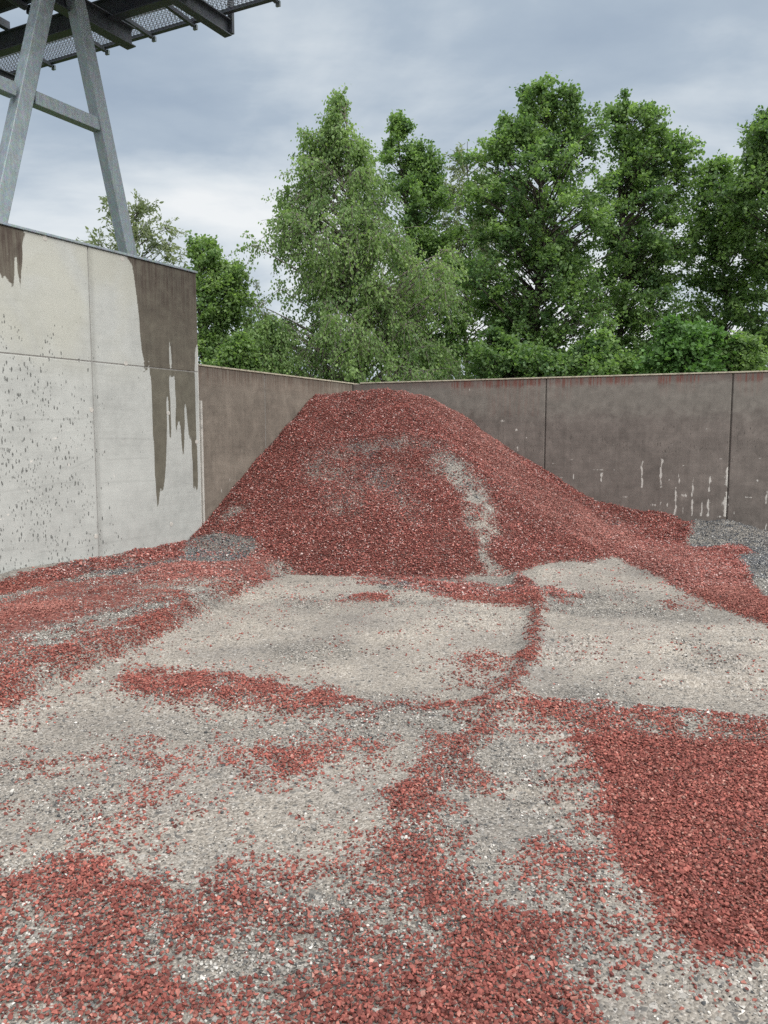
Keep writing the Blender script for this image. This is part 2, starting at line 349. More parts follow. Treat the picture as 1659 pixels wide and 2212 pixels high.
# ------------------------------------------------------------------ ground materials
def gravel_ground(name, use_grass=False, gap_shade=.9):
    m, nt, b = new_mat(name); T = NT(nt)
    P = T.n('ShaderNodeNewGeometry').outputs['Position']
    v1 = T.n('ShaderNodeTexVoronoi', {'Vector': P, 'Scale': 120.0})
    v2 = T.n('ShaderNodeTexVoronoi', {'Vector': P, 'Scale': 52.0})
    r1 = T.n('ShaderNodeSeparateColor', {0: v1.outputs['Color']}); r2 = T.n('ShaderNodeSeparateColor', {0: v2.outputs['Color']})
    pale = T.attr('pale').outputs['Fac']; rf = T.attr('redfine').outputs['Fac']
    gA = T.ramp(r1.outputs[0], [(0, (.07, .07, .07)), (.25, (.18, .17, .155)), (.7, (.31, .288, .255)), (.92, (.42, .395, .36)), (1, (.62, .60, .57))])
    gB = T.ramp(r1.outputs[1], [(0, (.21, .19, .165)), (.3, (.31, .282, .248)), (.8, (.475, .442, .398)), (1, (.63, .60, .555))])
    fines = T.mix(pale, gA, gB)
    chips = T.ramp(r2.outputs[1], [(0, (.07, .075, .08)), (.4, (.19, .185, .175)), (.75, (.34, .33, .31)), (1, (.62, .60, .57))])
    fines = T.mix(T.math('MULTIPLY', T.step(r2.outputs[0], .86, .90), .8), fines, chips)
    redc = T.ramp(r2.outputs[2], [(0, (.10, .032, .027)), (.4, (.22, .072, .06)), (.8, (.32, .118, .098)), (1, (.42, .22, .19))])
    redc = T.mix(1.0, redc, (gap_shade,) * 3, 'MULTIPLY')  # red fines multiplied down: shade of the gaps between stones painted in
    sel = T.math('ADD', T.math('MULTIPLY', r1.outputs[2], .5), T.math('MULTIPLY', r2.outputs[0], .5))
    c = T.mix(T.step(T.math('SUBTRACT', rf, sel), -.04, .04), fines, redc)
    big = T.noise(P, 1.3, 5, .6)
    c = T.mix(1.0, c, T.ramp(big, [(.3, (.57, .575, .59)), (.7, (.84, .835, .82))]), 'MULTIPLY')
    if use_grass:
        g = T.ramp(T.noise(P, 30, 5, .7), [(.3, (.03, .05, .012)), (.7, (.09, .13, .035))])
        c = T.mix(T.attr('grass').outputs['Fac'], c, g)
    nt.links.new(c, b.inputs['Base Color']); b.inputs['Roughness'].default_value = .93
    b.inputs['Specular IOR Level'].default_value = .25
    h = T.math('ADD', T.math('MULTIPLY', v1.outputs['Distance'], -.7), T.math('MULTIPLY', v2.outputs['Distance'], -1.0))
    bp = T.n('ShaderNodeBump', {'Height': h, 'Strength': .7, 'Distance': .006}); nt.links.new(bp.outputs[0], b.inputs['Normal'])
    return m
M_GROUND = gravel_ground('scraped_gravel_floor', True)
M_HEAP = gravel_ground('heap_underlayer', gap_shade=.62)  # darker red under the heap's stones, standing in for shade in the gaps
def stone_mat(name):
    m, nt, b = new_mat(name); T = NT(nt)
    P = T.n('ShaderNodeNewGeometry').outputs['Position']
    c = T.mix(1.0, T.attr('stone').outputs['Color'], T.ramp(T.noise(P, 140, 3, .7), [(.3, (.68, .68, .68)), (.72, (1.05, 1.04, 1.03))]), 'MULTIPLY')
    nt.links.new(c, b.inputs['Base Color']); b.inputs['Roughness'].default_value = .78; b.inputs['Specular IOR Level'].default_value = .35
    return m
M_STONE = stone_mat('crushed_stone')

# ------------------------------------------------------------------ ground sheet
def axis(f0_, f1_, st, far):
    a = list(np.arange(f0_, f1_ + st / 2, st)); s = st; lo = f0_; hi = f1_; A_, B_ = [], []
    while hi < far: s *= 1.45; hi += s; B_.append(hi)
    s = st
    while lo > -far: s *= 1.45; lo -= s; A_.append(lo)
    return np.array(A_[::-1] + a + B_)
ax = axis(-7.6, 7.6, .03, 500); ay = axis(.7, 14.6, .027, 500)
X, Y = np.meshgrid(ax, ay)
ins = (X > RX0) & (X < gx[-1]) & (Y > RY0) & (Y < gy[-1])
Z = np.where(ins, sample(ground_h, X, Y), 0.0)
def grid_faces(ny, nx):
    i = np.arange(ny - 1)[:, None] * nx + np.arange(nx - 1)[None]; i = i.ravel()
    return np.stack([i, i + 1, i + nx + 1, i + nx], 1)
gr = (~yard(X, Y, -.2)) & (Y > 3)
o = mesh_np('ground', np.stack([X, Y, Z], -1).reshape(-1, 3), grid_faces(*X.shape), M_GROUND, smooth=True, attrs={
    'pale': np.where(ins, sample(PL2, X, Y), .4).ravel(), 'redfine': np.where(ins, sample(RF2, X, Y), .05).ravel(), 'grass': gr.astype(float).ravel()})
tag(o, kind='structure')

def heap_obj(name, H, floor, mat):
    sx = np.arange(RX0, gx[-1], .03); sy = np.arange(5, gy[-1], .03); X, Y = np.meshgrid(sx, sy)
    Z = sample(np.where(H < -5, floor - .3, H), X, Y); G = sample(floor, X, Y)
    ok = (Z > G - .03) & yard(X, Y, -.1)
    F = grid_faces(*X.shape); okf = ok.ravel()[F].all(1); F = F[okf]
    used = np.unique(F); mp = np.full(X.size, -1); mp[used] = np.arange(len(used)); F = mp[F]
    V = np.stack([X, Y, Z], -1).reshape(-1, 3)[used]
    return mesh_np(name, V, F, mat, smooth=True, attrs={'pale': sample(PL2, V[:, 0], V[:, 1]), 'redfine': sample(RF2, V[:, 0], V[:, 1])})
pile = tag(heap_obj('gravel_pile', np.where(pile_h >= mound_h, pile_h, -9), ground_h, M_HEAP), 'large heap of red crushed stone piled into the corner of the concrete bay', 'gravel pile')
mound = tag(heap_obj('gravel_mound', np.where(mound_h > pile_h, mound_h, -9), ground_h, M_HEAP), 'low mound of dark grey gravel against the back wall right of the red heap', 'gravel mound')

# ------------------------------------------------------------------ stones
def hull_shapes(n, npts, seed):
    r = random.Random(seed); out = []
    for _ in range(n):
        bm = bmesh.new(); el = (1, r.uniform(.6, .9), r.uniform(.38, .7))
        for _ in range(npts):
            v = Vector((r.gauss(0, 1), r.gauss(0, 1), r.gauss(0, 1))).normalized() * r.uniform(.8, 1.05)
            bm.verts.new((v.x * el[0], v.y * el[1], v.z * el[2]))
        g = bmesh.ops.convex_hull(bm, input=bm.verts[:])
        bmesh.ops.delete(bm, geom=[e for e in g['geom_interior'] if isinstance(e, bmesh.types.BMVert)], context='VERTS')
        bmesh.ops.triangulate(bm, faces=bm.faces[:]); bm.verts.index_update()
        out.append((np.array([v.co[:] for v in bm.verts]), np.array([[v.index for v in f.verts] for f in bm.faces])))
        bm.free()
    return out
LIB_BIG = hull_shapes(36, 10, 3); LIB_SMALL = hull_shapes(16, 6, 5)
def rotmats(n, tilt):
    yaw = rng.uniform(0, 2 * PI, n); az = rng.uniform(0, 2 * PI, n); t = rng.normal(0, tilt, n)
    k = np.stack([np.cos(az), np.sin(az), np.zeros(n)], 1)
    K = np.zeros((n, 3, 3)); K[:, 0, 1] = -k[:, 2]; K[:, 0, 2] = k[:, 1]; K[:, 1, 0] = k[:, 2]; K[:, 1, 2] = -k[:, 0]; K[:, 2, 0] = -k[:, 1]; K[:, 2, 1] = k[:, 0]
    Rm = np.eye(3)[None] + np.sin(t)[:, None, None] * K + (1 - np.cos(t))[:, None, None] * (K @ K)
    Rz = np.zeros((n, 3, 3)); Rz[:, 0, 0] = np.cos(yaw); Rz[:, 0, 1] = -np.sin(yaw); Rz[:, 1, 0] = np.sin(yaw); Rz[:, 1, 1] = np.cos(yaw); Rz[:, 2, 2] = 1
    return Rm @ Rz
def stones(name, pos, size, colr, lib, parent=None, tilt=.5):
    Vs, Fs, Cs, off = [], [], [], 0
    Rm = rotmats(len(pos), tilt); which = rng.integers(0, len(lib), len(pos))
    for k, (sv, sf) in enumerate(lib):
        i = np.where(which == k)[0]
        if not len(i): continue
        V = np.einsum('nij,vj->nvi', Rm[i], sv) * size[i][:, None, None] + pos[i][:, None]
        F = sf[None] + (off + np.arange(len(i)) * len(sv))[:, None, None]
        Vs.append(V.reshape(-1, 3)); Fs.append(F.reshape(-1, 3)); Cs.append(np.repeat(colr[i], len(sv), 0)); off += len(i) * len(sv)
    C4 = np.concatenate(Cs); C4 = np.concatenate([C4, np.ones((len(C4), 1))], 1)
    return mesh_np(name, np.concatenate(Vs), np.concatenate(Fs), M_STONE, parent, attrs={'stone': C4})
def pal(n, stops, jit=.12):
    t = rng.random(n); xs = [s[0] for s in stops]
    c = np.stack([np.interp(t, xs, [s[1][k] for s in stops]) for k in range(3)], 1)
    return np.clip(c * (1 + jit * rng.normal(size=(n, 1))), .01, .9)
RED_P = [(0, (.11, .035, .032)), (.15, (.19, .058, .048)), (.5, (.268, .080, .065)), (.8, (.33, .112, .090)), (.95, (.37, .155, .125)), (1, (.44, .26, .22))]
GREY_P = [(0, (.045, .05, .055)), (.15, (.11, .112, .112)), (.4, (.225, .22, .21)), (.7, (.34, .332, .312)), (.93, (.46, .455, .435)), (1, (.72, .71, .68))]
DGREY_P = [(0, (.03, .035, .045)), (.4, (.085, .097, .115)), (.75, (.18, .19, .205)), (.93, (.36, .37, .37)), (1, (.6, .6, .58))]
def cells(y0, y1, c):
    xs = np.arange(-8.2, 8.2, c); ys = np.arange(y0, y1, c); X, Y = np.meshgrid(xs, ys)
    X = (X + rng.uniform(-.5, .5, X.shape) * c).ravel(); Y = (Y + rng.uniform(-.5, .5, Y.shape) * c).ravel()
    k = (np.abs(X) < .53 * Y + .9) & yard(X, Y, .01); return X[k], Y[k]
parts = {k: [] for k in ('red_gravel', 'grey_gravel', 'pile', 'mound')}
for y0, y1, c, s0 in ((1.25, 4.0, .0097, .0083), (4.0, 7.5, .0116, .0095), (7.5, 14, .0150, .0122)):
    X, Y = cells(y0, y1, c); n = len(X)
    r = sample(R2, X, Y); g = sample(G2, X, Y); u = rng.random(n)
    isr = u < r; isg = (~isr) & (rng.random(n) < g * .85)
    ph = sample(np.where(pile_h < -5, -1, pile_h), X, Y) - sample(ground_h, X, Y); mh = sample(np.where(mound_h < -5, -1, mound_h), X, Y) - sample(ground_h, X, Y)
    z = sample(np.maximum(np.maximum(ground_h, np.where(pile_h < -5, -1, pile_h)), np.where(mound_h < -5, -1, mound_h)), X, Y)
    size = s0 * np.exp(np.clip(rng.normal(0, .27, n), -.6, .52)); size[isg] *= rng.uniform(.4, .95, isg.sum())
    dens = np.clip(r + .6 * g, 0, 1)
    z = z + size * .25 + rng.random(n) * (.012 if y0 < 7 else .022) * dens ** 2
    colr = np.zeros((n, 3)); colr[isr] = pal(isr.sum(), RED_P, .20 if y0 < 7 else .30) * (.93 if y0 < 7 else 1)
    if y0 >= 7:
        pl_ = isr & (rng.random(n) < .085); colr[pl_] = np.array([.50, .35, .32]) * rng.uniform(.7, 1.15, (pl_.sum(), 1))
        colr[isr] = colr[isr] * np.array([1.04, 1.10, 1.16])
    far = (g > .6) & (Y > 8); gi = isg & ~far; colr[gi] = pal(gi.sum(), GREY_P); gi = isg & far; colr[gi] = pal(gi.sum(), DGREY_P)
    du = (sample(DUST, X, Y) * .45)[:, None]; tone_ = (1 + .07 * sample(n60, X, Y) + .04 * sample(n25, X, Y))[:, None]
    colr = np.where(isr[:, None], np.clip((colr * (1 - du) + np.array([.36, .185, .16]) * du) * tone_, .01, .9), colr)
    pos = np.stack([X, Y, z], 1)
    onp = (ph > 0) & (ph >= mh); onm = (mh > 0) & ~onp
    for k, s in (('pile', onp & (isr | isg)), ('mound', onm & (isr | isg)), ('red_gravel', isr & ~onp & ~onm), ('grey_gravel', isg & ~onp & ~onm)):
        parts[k].append((pos[s], size[s], colr[s]))
cat = lambda k: [np.concatenate([p[i] for p in parts[k]]) for i in range(3)]
tag(stones('red_gravel', *cat('red_gravel'), LIB_BIG), 'loose red crushed stone strewn in bands over the bay floor', 'gravel', kind='stuff')
tag(stones('grey_gravel', *cat('grey_gravel'), LIB_BIG), 'loose grey and white gravel mixed among the red stone on the floor', 'gravel', kind='stuff')
tag(stones('stone_layer', *cat('pile'), LIB_BIG, pile, .7), kind='stuff')
tag(stones('stone_layer', *cat('mound'), LIB_BIG, mound, .7), kind='stuff')
X, Y = cells(1.25, 4.8, .0115); g = sample(R2, X, Y)
k = (rng.random(len(X)) < .32 + .2 * sample(G2, X, Y)) & (rng.random(len(X)) > g * .6); X, Y = X[k], Y[k]
sz = .0042 * np.exp(rng.normal(0, .35, len(X)))
FINE_P = [(0, (.06, .06, .065)), (.3, (.17, .165, .155)), (.7, (.31, .295, .265)), (.93, (.46, .445, .42)), (1, (.72, .71, .68))]
tag(stones('fine_gravel', np.stack([X, Y, sample(ground_h, X, Y) + sz * .3], 1), sz, pal(len(X), FINE_P), LIB_SMALL), 'fine grey grit lying between the coarser stones in the foreground', 'grit', kind='stuff')

# ------------------------------------------------------------------ concrete
def concrete(name, dry, wetc, rustc, spots=False, run=.22):
    m, nt, b = new_mat(name); T = NT(nt)
    P = T.n('ShaderNodeTexCoord').outputs['Object']
    big = T.noise(P, 1.1, 5, .6); med = T.noise(P, 7, 6, .65); fine = T.noise(P, 60, 3, .7)
    vs = T.noise(T.mapping(P, (26, 1, .9)), 1.0, 5, .7)                 # runs down the face
    hs = T.noise(T.mapping(P, (.8, 1, 26)), 1.0, 3, .6)                 # scour lines along the face
    f = T.math('ADD', T.math('MULTIPLY', big, .5), T.math('MULTIPLY', med, .35)); f = T.math('ADD', f, T.math('MULTIPLY', hs, .15))
    dc = T.ramp(f, [(.3, tuple(c * .70 for c in dry)), (.5, dry), (.70, tuple(min(.9, c * 1.18) for c in dry))])
    zz = T.n('ShaderNodeSeparateXYZ', {0: P}).outputs[2]
    yel = T.math('MULTIPLY', T.step(T.noise(P, .9, 3, .5, 1), .40, .65), T.step(zz, HJ - .35, HJ + .25))
    dc = T.mix(T.math('MULTIPLY', yel, .55), dc, tuple(c * k for c, k in zip(dry, (1.0, .965, .85))))
    wf = T.math('ADD', T.math('ADD', T.math('MULTIPLY', vs, run), T.math('MULTIPLY', med, .60 - run)), T.math('ADD', T.math('MULTIPLY', big, .28), T.math('MULTIPLY', hs, .12)))
    wf = T.math('ADD', wf, T.math('MULTIPLY', T.math('SUBTRACT', T.noise(P, 2.3, 6, .68, .6), .5), .45))
    wc = T.ramp(wf, [(.33, tuple(c * .62 for c in wetc)), (.5, wetc), (.66, tuple(c * 1.42 for c in wetc))])
    rust = T.math('MULTIPLY', T.attr('rust').outputs['Fac'], T.step(vs, .43, .57), clamp=True)
    wc = T.mix(rust, wc, T.ramp(med, [(.3, tuple(c * .75 for c in rustc)), (.7, tuple(c * 1.25 for c in rustc))]))
    tn = T.math('ADD', T.attr('tone').outputs['Fac'], T.math('MULTIPLY', T.math('SUBTRACT', med, .5), .9))
    wc = T.mix(T.math('MULTIPLY', T.step(tn, .25, .8), .8), wc, T.mix(1.0, tuple(k * q for k, q in zip(wetc, (1.22, 1.30, 1.28))), T.ramp(med, [(.3, (.75,) * 3), (.7, (1.2,) * 3)]), 'MULTIPLY'))
    wet = T.attr('wet').outputs['Fac']
    wet = T.step(T.math('ADD', wet, T.math('ADD', T.math('MULTIPLY', T.math('SUBTRACT', med, .5), .35), T.math('MULTIPLY', T.math('SUBTRACT', vs, .5), .55))), .40, .60)
    c = T.mix(wet, dc, wc)
    pal_ = T.math('ADD', T.attr('pale').outputs['Fac'], T.math('MULTIPLY', T.math('SUBTRACT', T.noise(T.mapping(P, (40, 1, 11)), 1.0, 5, .75), .5), 1.9))
    c = T.mix(T.step(pal_, .55, .72), c, tuple(min(.8, k * 1.05) for k in ((.56, .555, .53) if spots else (.47, .462, .44))))
    dk = T.attr('dark').outputs['Fac']
    c = T.mix(T.math('MULTIPLY', dk, T.step(med, .25, .6)), c, tuple(k * .5 for k in wetc))
    c = T.mix(T.math('MULTIPLY', T.attr('line').outputs['Fac'], .55), c, tuple(k * .45 for k in dry))
    clus = T.step(T.noise(P, 2.6, 3, .6), .28, .52)
    if True:
        for sc, th in (((27, 1, 10), .27), ((44, 1, 16), .26), ((15, 1, 6.5), .14)):
            v = T.n('ShaderNodeTexVoronoi', {'Vector': T.mapping(P, sc), 'Scale': 1.0}, voronoi_dimensions='3D')
            rr = T.n('ShaderNodeSeparateColor', {0: v.outputs['Color']})
            lim = T.math('MULTIPLY', T.step(T.math('SUBTRACT', T.math('MULTIPLY', T.attr('spot').outputs['Fac'], clus), rr.outputs[0]), -.02, .25), th)
            hit = T.step(T.math('SUBTRACT', lim, v.outputs['Distance']), 0, .05)
            hit = T.math('MULTIPLY', hit, T.step(T.noise(P, 45, 3, .7), .36, .50))
            c = T.mix(T.math('MULTIPLY', hit, .85), c, (.075, .08, .078) if spots else tuple(k * .55 for k in wetc))
    pits = T.n('ShaderNodeTexVoronoi', {'Vector': P, 'Scale': 30.0}); pr = T.n('ShaderNodeSeparateColor', {0: pits.outputs['Color']})
    pit = T.math('MULTIPLY', T.step(pr.outputs[0], .90, .94), T.step(pits.outputs['Distance'], .22, .12))
    c = T.mix(T.math('MULTIPLY', pit, .45), c, tuple(k * .45 for k in dry))
    c = T.mix(1.0, c, T.ramp(fine, [(.3, (.92,) * 3), (.7, (1.06,) * 3)]), 'MULTIPLY')
    nt.links.new(c, b.inputs['Base Color'])
    nt.links.new(T.ramp(wet, [(0, (.88,) * 3), (1, (.62,) * 3)]), b.inputs['Roughness'])
    b.inputs['Specular IOR Level'].default_value = .3
    h = T.math('SUBTRACT', T.math('ADD', T.math('MULTIPLY', med, .4), T.math('MULTIPLY', fine, .25)), pit)
    bp = T.n('ShaderNodeBump', {'Height': h, 'Strength': .25, 'Distance': .004}); nt.links.new(bp.outputs[0], b.inputs['Normal'])
    return m
DRY = (.398, .420, .410)
M_TALL = concrete('weathered_concrete', DRY, (.104, .094, .076), (.058, .042, .035), True, .42)
M_LOW = concrete('damp_brown_concrete', DRY, (.178, .157, .134), (.10, .065, .05))
M_BACK = concrete('damp_grey_concrete', DRY, (.152, .135, .124), (.155, .060, .047))
m, nt, b = new_mat('joint_mortar'); T = NT(nt); Pn = T.n('ShaderNodeTexCoord').outputs['Object']
nt.links.new(T.ramp(T.noise(Pn, 25, 5, .7), [(.3, (.16, .16, .155)), (.7, (.30, .30, .29))]), b.inputs['Base Color']); b.inputs['Roughness'].default_value = .9; M_JOINT = m
m, nt, b = new_mat('dark_joint'); T = NT(nt); Pn = T.n('ShaderNodeTexCoord').outputs['Object']
nt.links.new(T.ramp(T.noise(Pn, 25, 5, .7), [(.3, (.03, .027, .025)), (.7, (.075, .065, .058))]), b.inputs['Base Color']); b.inputs['Roughness'].default_value = .9; M_JOINTD = m
m, nt, b = new_mat('dry_mortar'); T = NT(nt); Pn = T.n('ShaderNodeTexCoord').outputs['Object']
nt.links.new(T.ramp(T.noise(Pn, 18, 5, .7), [(.3, (.30, .295, .28)), (.5, (.44, .435, .41)), (.75, (.52, .515, .49))]), b.inputs['Base Color']); b.inputs['Roughness'].default_value = .9; M_DRYM = m
m, nt, b = new_mat('lichened_edge'); T = NT(nt); Pn = T.n('ShaderNodeTexCoord').outputs['Object']
nt.links.new(T.ramp(T.noise(Pn, 14, 6, .7), [(.32, (.17, .155, .12)), (.5, (.38, .355, .28)), (.7, (.50, .475, .38))]), b.inputs['Base Color']); b.inputs['Roughness'].default_value = .9; M_EDGE = m

def wall_root(name, p, d, label):
    o = empty(name, (p[0], p[1], 0)); o.rotation_euler = (0, 0, math.atan2(d[1], d[0])); return tag(o, label, 'concrete wall')
def panel(root, u0, u1, v0, v1, th, mat, fn, res=.016, c=.012, name='panel'):
    us = np.concatenate([[u0], np.linspace(u0 + c, u1 - c, max(2, int((u1 - u0) / res))), [u1]])
    vs = np.concatenate([[v0], np.linspace(v0 + c, v1 - c, max(2, int((v1 - v0) / res))), [v1]])
    U, V = np.meshgrid(us, vs); Yy = np.zeros_like(U); Yy[0] = Yy[-1] = c; Yy[:, 0] = Yy[:, -1] = c
    nv, nu = U.shape; VV = np.stack([U, Yy, V], -1).reshape(-1, 3); F = grid_faces(nv, nu)
    loop = list(range(nu)) + [i * nu + nu - 1 for i in range(1, nv)] + [(nv - 1) * nu + i for i in range(nu - 2, -1, -1)] + [i * nu for i in range(nv - 2, 0, -1)]
    n0 = len(VV); lb = VV[loop].copy(); lb[:, 1] = th; VV = np.concatenate([VV, lb])
    k = len(loop); a = np.array(loop); ar = np.arange(k)
    side = np.stack([np.roll(a, -1), a, n0 + ar, n0 + np.roll(ar, -1)], 1)
    cor = [n0 + 0, n0 + nu - 1, n0 + nu - 1 + nv - 1, n0 + nu - 1 + nv - 1 + nu - 1]
    F = np.concatenate([F, side, [cor[::-1]]])
    at = {q: np.zeros(len(VV)) for q in ('wet', 'rust', 'pale', 'spot', 'dark', 'tone', 'line')}
    for q, val in fn(VV[:, 0], VV[:, 2]).items(): at[q] = np.broadcast_to(val, (len(VV),)).astype(float)
    return mesh_np(name, VV, F, mat, root, attrs=at)
def bar(root, name, p, q, w, h, mat, up=(0, 0, 1), bevel=0):
    o = MB().beam(p, q, w, h, up).build(name, mat, root, bevel); return o

# ---- tall wall
def uv_on(p0, d, n):
    def f(px, py):
        q = on_plane(px, py, p0, n); return (float(np.dot(q - p0, d)), float(q[2]))
    return f
tuv = uv_on(TW0, d1, nW)
cr = lambda *pts: [tuv(x * .3845, y * .3844 + 466.3) for x, y in pts]
WET1 = cr((700, 200), (712, 232), (745, 285), (765, 430), (780, 560), (790, 700), (800, 780), (812, 815), (815, 846), (780, 850), (800, 868), (808, 882), (818, 870), (845, 870), (850, 950), (855, 1100), (862, 1250), (868, 1400), (876, 1530), (887, 1668), (893, 1600), (902, 1520), (914, 1560), (924, 1500), (934, 1380), (938, 1200), (936, 1020), (945, 1010), (948, 1150), (957, 1300), (962, 1200), (960, 1100), (985, 1100), (990, 1240), (1000, 1150), (1012, 1155), (1022, 1300), (1030, 1378), (1037, 1250), (1036, 1060), (1044, 1050), (1055, 1180), (1065, 1270), (1072, 1220), (1082, 1400), (1086, 1560), (1096, 1510), (1110, 1560), (1112, 1500), (1106, 1300), (1100, 1100), (1094, 880), (1096, 740), (1130, 740), (1130, 300))
HOLES = [cr((948, 650), (955, 720), (962, 780), (966, 855), (952, 860), (949, 760)), cr((950, 880), (962, 915), (985, 890), (982, 960), (990, 1050), (986, 1125), (975, 1180), (960, 1160), (955, 1010), (950, 940)), cr((834, 802), (844, 845), (829, 847)), cr((941, 495), (946, 520), (941, 528))]
WET2 = cr((-900, -400), (0, 30), (195, 85), (140, 105), (122, 150), (128, 230), (118, 330), (113, 452), (108, 400), (100, 300), (90, 215), (83, 195), (80, 330), (76, 457), (68, 380), (50, 372), (25, 330), (12, 362), (0, 300), (-60, 420), (-120, 330), (-200, 500), (-300, 360), (-900, 400))
WET3 = cr((105, 1550), (118, 1600), (112, 1642), (105, 1605))
seam = tuv(190, 540)[0]; lip = TW_LEN
SCOUR = [cr(*p) for p in ([(-60, 1115), (60, 1098), (200, 1058)], [(60, 1150), (250, 1143), (480, 1140)], [(-50, 1560), (160, 1530), (350, 1500), (460, 1498)], [(560, 1502), (720, 1490), (880, 1488)], [(990, 1490), (1080, 1510)], [(220, 1890), (350, 1880), (520, 1850), (880, 1790)], [(400, 1420), (470, 1385), (520, 1362)], [(0, 1880), (200, 1868)], [(560, 1250), (840, 1255)], [(600, 1370), (830, 1360)], [(60, 860), (300, 880)], [(400, 412), (432, 420), (424, 436)], [(240, 1960), (290, 1990), (330, 2010)])]
SCRAPE = [(cr((x, y))[0], ru, rv, k) for x, y, ru, rv, k in ((305, 1250, .07, .022, .1), (430, 1308, .05, .016, 0), (388, 1200, .05, .012, .9), (345, 1270, .05, .008, .8), (585, 1330, .02, .03, 0), (640, 1450, .012, .09, 0), (425, 1500, .07, .01, .5), (160, 1545, .04, .01, 0), (388, 1400, .02, .025, 0), (175, 1380, .03, .03, 0), (230, 1575, .06, .008, .5), (40, 1680, .04, .02, 0), (10, 1705, .06, .01, 0), (80, 1330, .06, .008, -.3), (870, 1865, .12, .006, -.1), (690, 1270, .03, .006, .5))]
def tall_fn(u, v):
    w = np.zeros_like(u)
    for du in (-.012, 0, .012):
        for dv in (-.05, 0, .05):
            k = inside(WET1, u + du, v + dv) | inside(WET2, u + du, v + dv) | inside(WET3, u + du, v + dv)
            for h in HOLES: k &= ~inside(h, u + du, v + dv)
            w += k / 9.0
    top = np.clip((v - (H1 - .85)) / .8, 0, 1)
    u_l = tuv(0, 900)[0]
    spot = np.clip(1.25 - (u - u_l) / 1.25, .10, 1) * np.clip((H1 - .5 - v) / 1.1, .12, 1) * .95 + .06
    spot = spot * (w < .5)
    e = np.clip(1 - (lip - u) / .05, 0, 1) * (v < 2.75)
    foot = np.exp(-(v - .1) / .25) * .6
    ln = np.zeros_like(u); pl = np.zeros_like(u)
    for pts in SCOUR:
        for a, b_ in zip(pts, pts[1:]):
            L2 = (b_[0] - a[0]) ** 2 + (b_[1] - a[1]) ** 2; t = np.clip(((u - a[0]) * (b_[0] - a[0]) + (v - a[1]) * (b_[1] - a[1])) / L2, 0, 1)
            ln = np.maximum(ln, np.exp(-(np.hypot(u - a[0] - t * (b_[0] - a[0]), v - a[1] - t * (b_[1] - a[1])) / .009) ** 2) * .6)
    for (cu, cv), ru, rv, k in SCRAPE:
        pl = np.maximum(pl, .75 * np.exp(-((u - cu) / ru) ** 2 - ((v - cv - k * (u - cu)) / rv) ** 2))
    pl = np.maximum(pl, np.clip((u - (lip - .022)) / .01, 0, 1) * (v < 2.75) * .9); w = np.where((u > lip - .022) & (v < 2.75), 0, w)
    return dict(tone=np.where(v < HJ, .75, .38), line=ln * .65, wet=w, rust=np.clip(top * 1.3, 0, 1) * w * .9, spot=np.clip(spot + foot * (u < u_l + 1.5), 0, 1), pale=pl, dark=.55 * np.exp(-((u - seam - .02) / .035) ** 2) * .5)
tw = wall_root('concrete_wall', TW0, d1, 'tall pale concrete panel wall with dark wet runs beneath the steel gantry')
TH = .22
us = [0, seam - 2.45, seam, seam + 2.45]
us = [u for u in us if u < TW_LEN - .3] + [TW_LEN]
for a, bb in zip(us, us[1:]):
    for v0, v1 in ((-.3, HJ - .003), (HJ + .003, H1)):
        panel(tw, a + (.004 if a > 0 else 0), bb - (.004 if bb < TW_LEN else 0), v0, v1, TH, M_TALL, tall_fn, .011, .008)
for a in us[1:-1]: bar(tw, 'joint_strip', (a, .02, -.2), (a, .02, H1 - .03), .03, .025, M_JOINT, (0, 1, 0))
bar(tw, 'joint_strip', (0.01, .018, HJ), (TW_LEN - .02, .018, HJ), .025, .022, M_JOINT)
# drip rail along the top edge and its lighter lip
bar(tw, 'top_flashing', (0, .10, H1 + .016), (TW_LEN + .01, .10, H1 + .016), .24, .026, M_GALV, (0, 0, 1), .004)
bar(tw, 'end_mortar', (TW_LEN + .017, .085, -.2), (TW_LEN + .017, .085, 2.72), .03, .11, M_DRYM, (0, 1, 0), .006)
for x, y in ((252, 125), (687, 240), (707, 828), (513, 1090), (540, 1800), (963, 1732), (945, 1108), (1105, 1270)):
    u, v = cr((x, y))[0]
    if u < TW_LEN - .03: MB().tube([(u, .012, v), (u, -.002, v), (u, -.003, v)], [.028, .028, .024], 16).build('anchor_plug', M_DRYM, tw)

# ---- low side wall
suv = uv_on(A2, dS, nS); SL = float(np.linalg.norm(C2 - A2))
sw = wall_root('concrete_wall', A2, dS, 'low brownish side wall running from the tall wall to the corner behind the heap')
def low_fn(u, v):
    top = np.clip(1 - (H2 - v) / .30, 0, 1)
    pl = np.zeros_like(u)
    for (px, py), (ru, rv), s in (((540, 973), (.12, .012), .5), ((497, 1035), (.02, .06), .5), ((500, 950), (.03, .01), .4), ((478, 1060), (.02, .05), .4)):
        cu, cv = suv(px, py); pl = np.maximum(pl, (s + .2) * np.exp(-((u - cu) / ru) ** 2 - ((v - cv - (.5 if ru > .1 else 0) * (u - cu)) / rv) ** 2))
    chips = np.clip(1 - u / .035, 0, 1) * (v < 2.0) * .75
    return dict(wet=1.0, rust=top * .95, pale=np.maximum(pl, chips), dark=.75 * np.clip(1 - (H2 - v) / .12, 0, 1))
s1 = suv(574, 900)[0]
for a, bb in ((.0, s1 - .005), (s1 + .005, SL - .01)): panel(sw, a, bb, -.3, H2, TH, M_LOW, low_fn, .018)
bar(sw, 'joint_strip', (s1, .02, -.2), (s1, .02, H2 - .03), .03, .02, M_JOINT, (0, 1, 0))
bar(sw, 'coping_edge', (-.0, .09, H2 + .011), (SL + .2, .09, H2 + .011), .2, .022, M_EDGE, (0, 0, 1), .004)
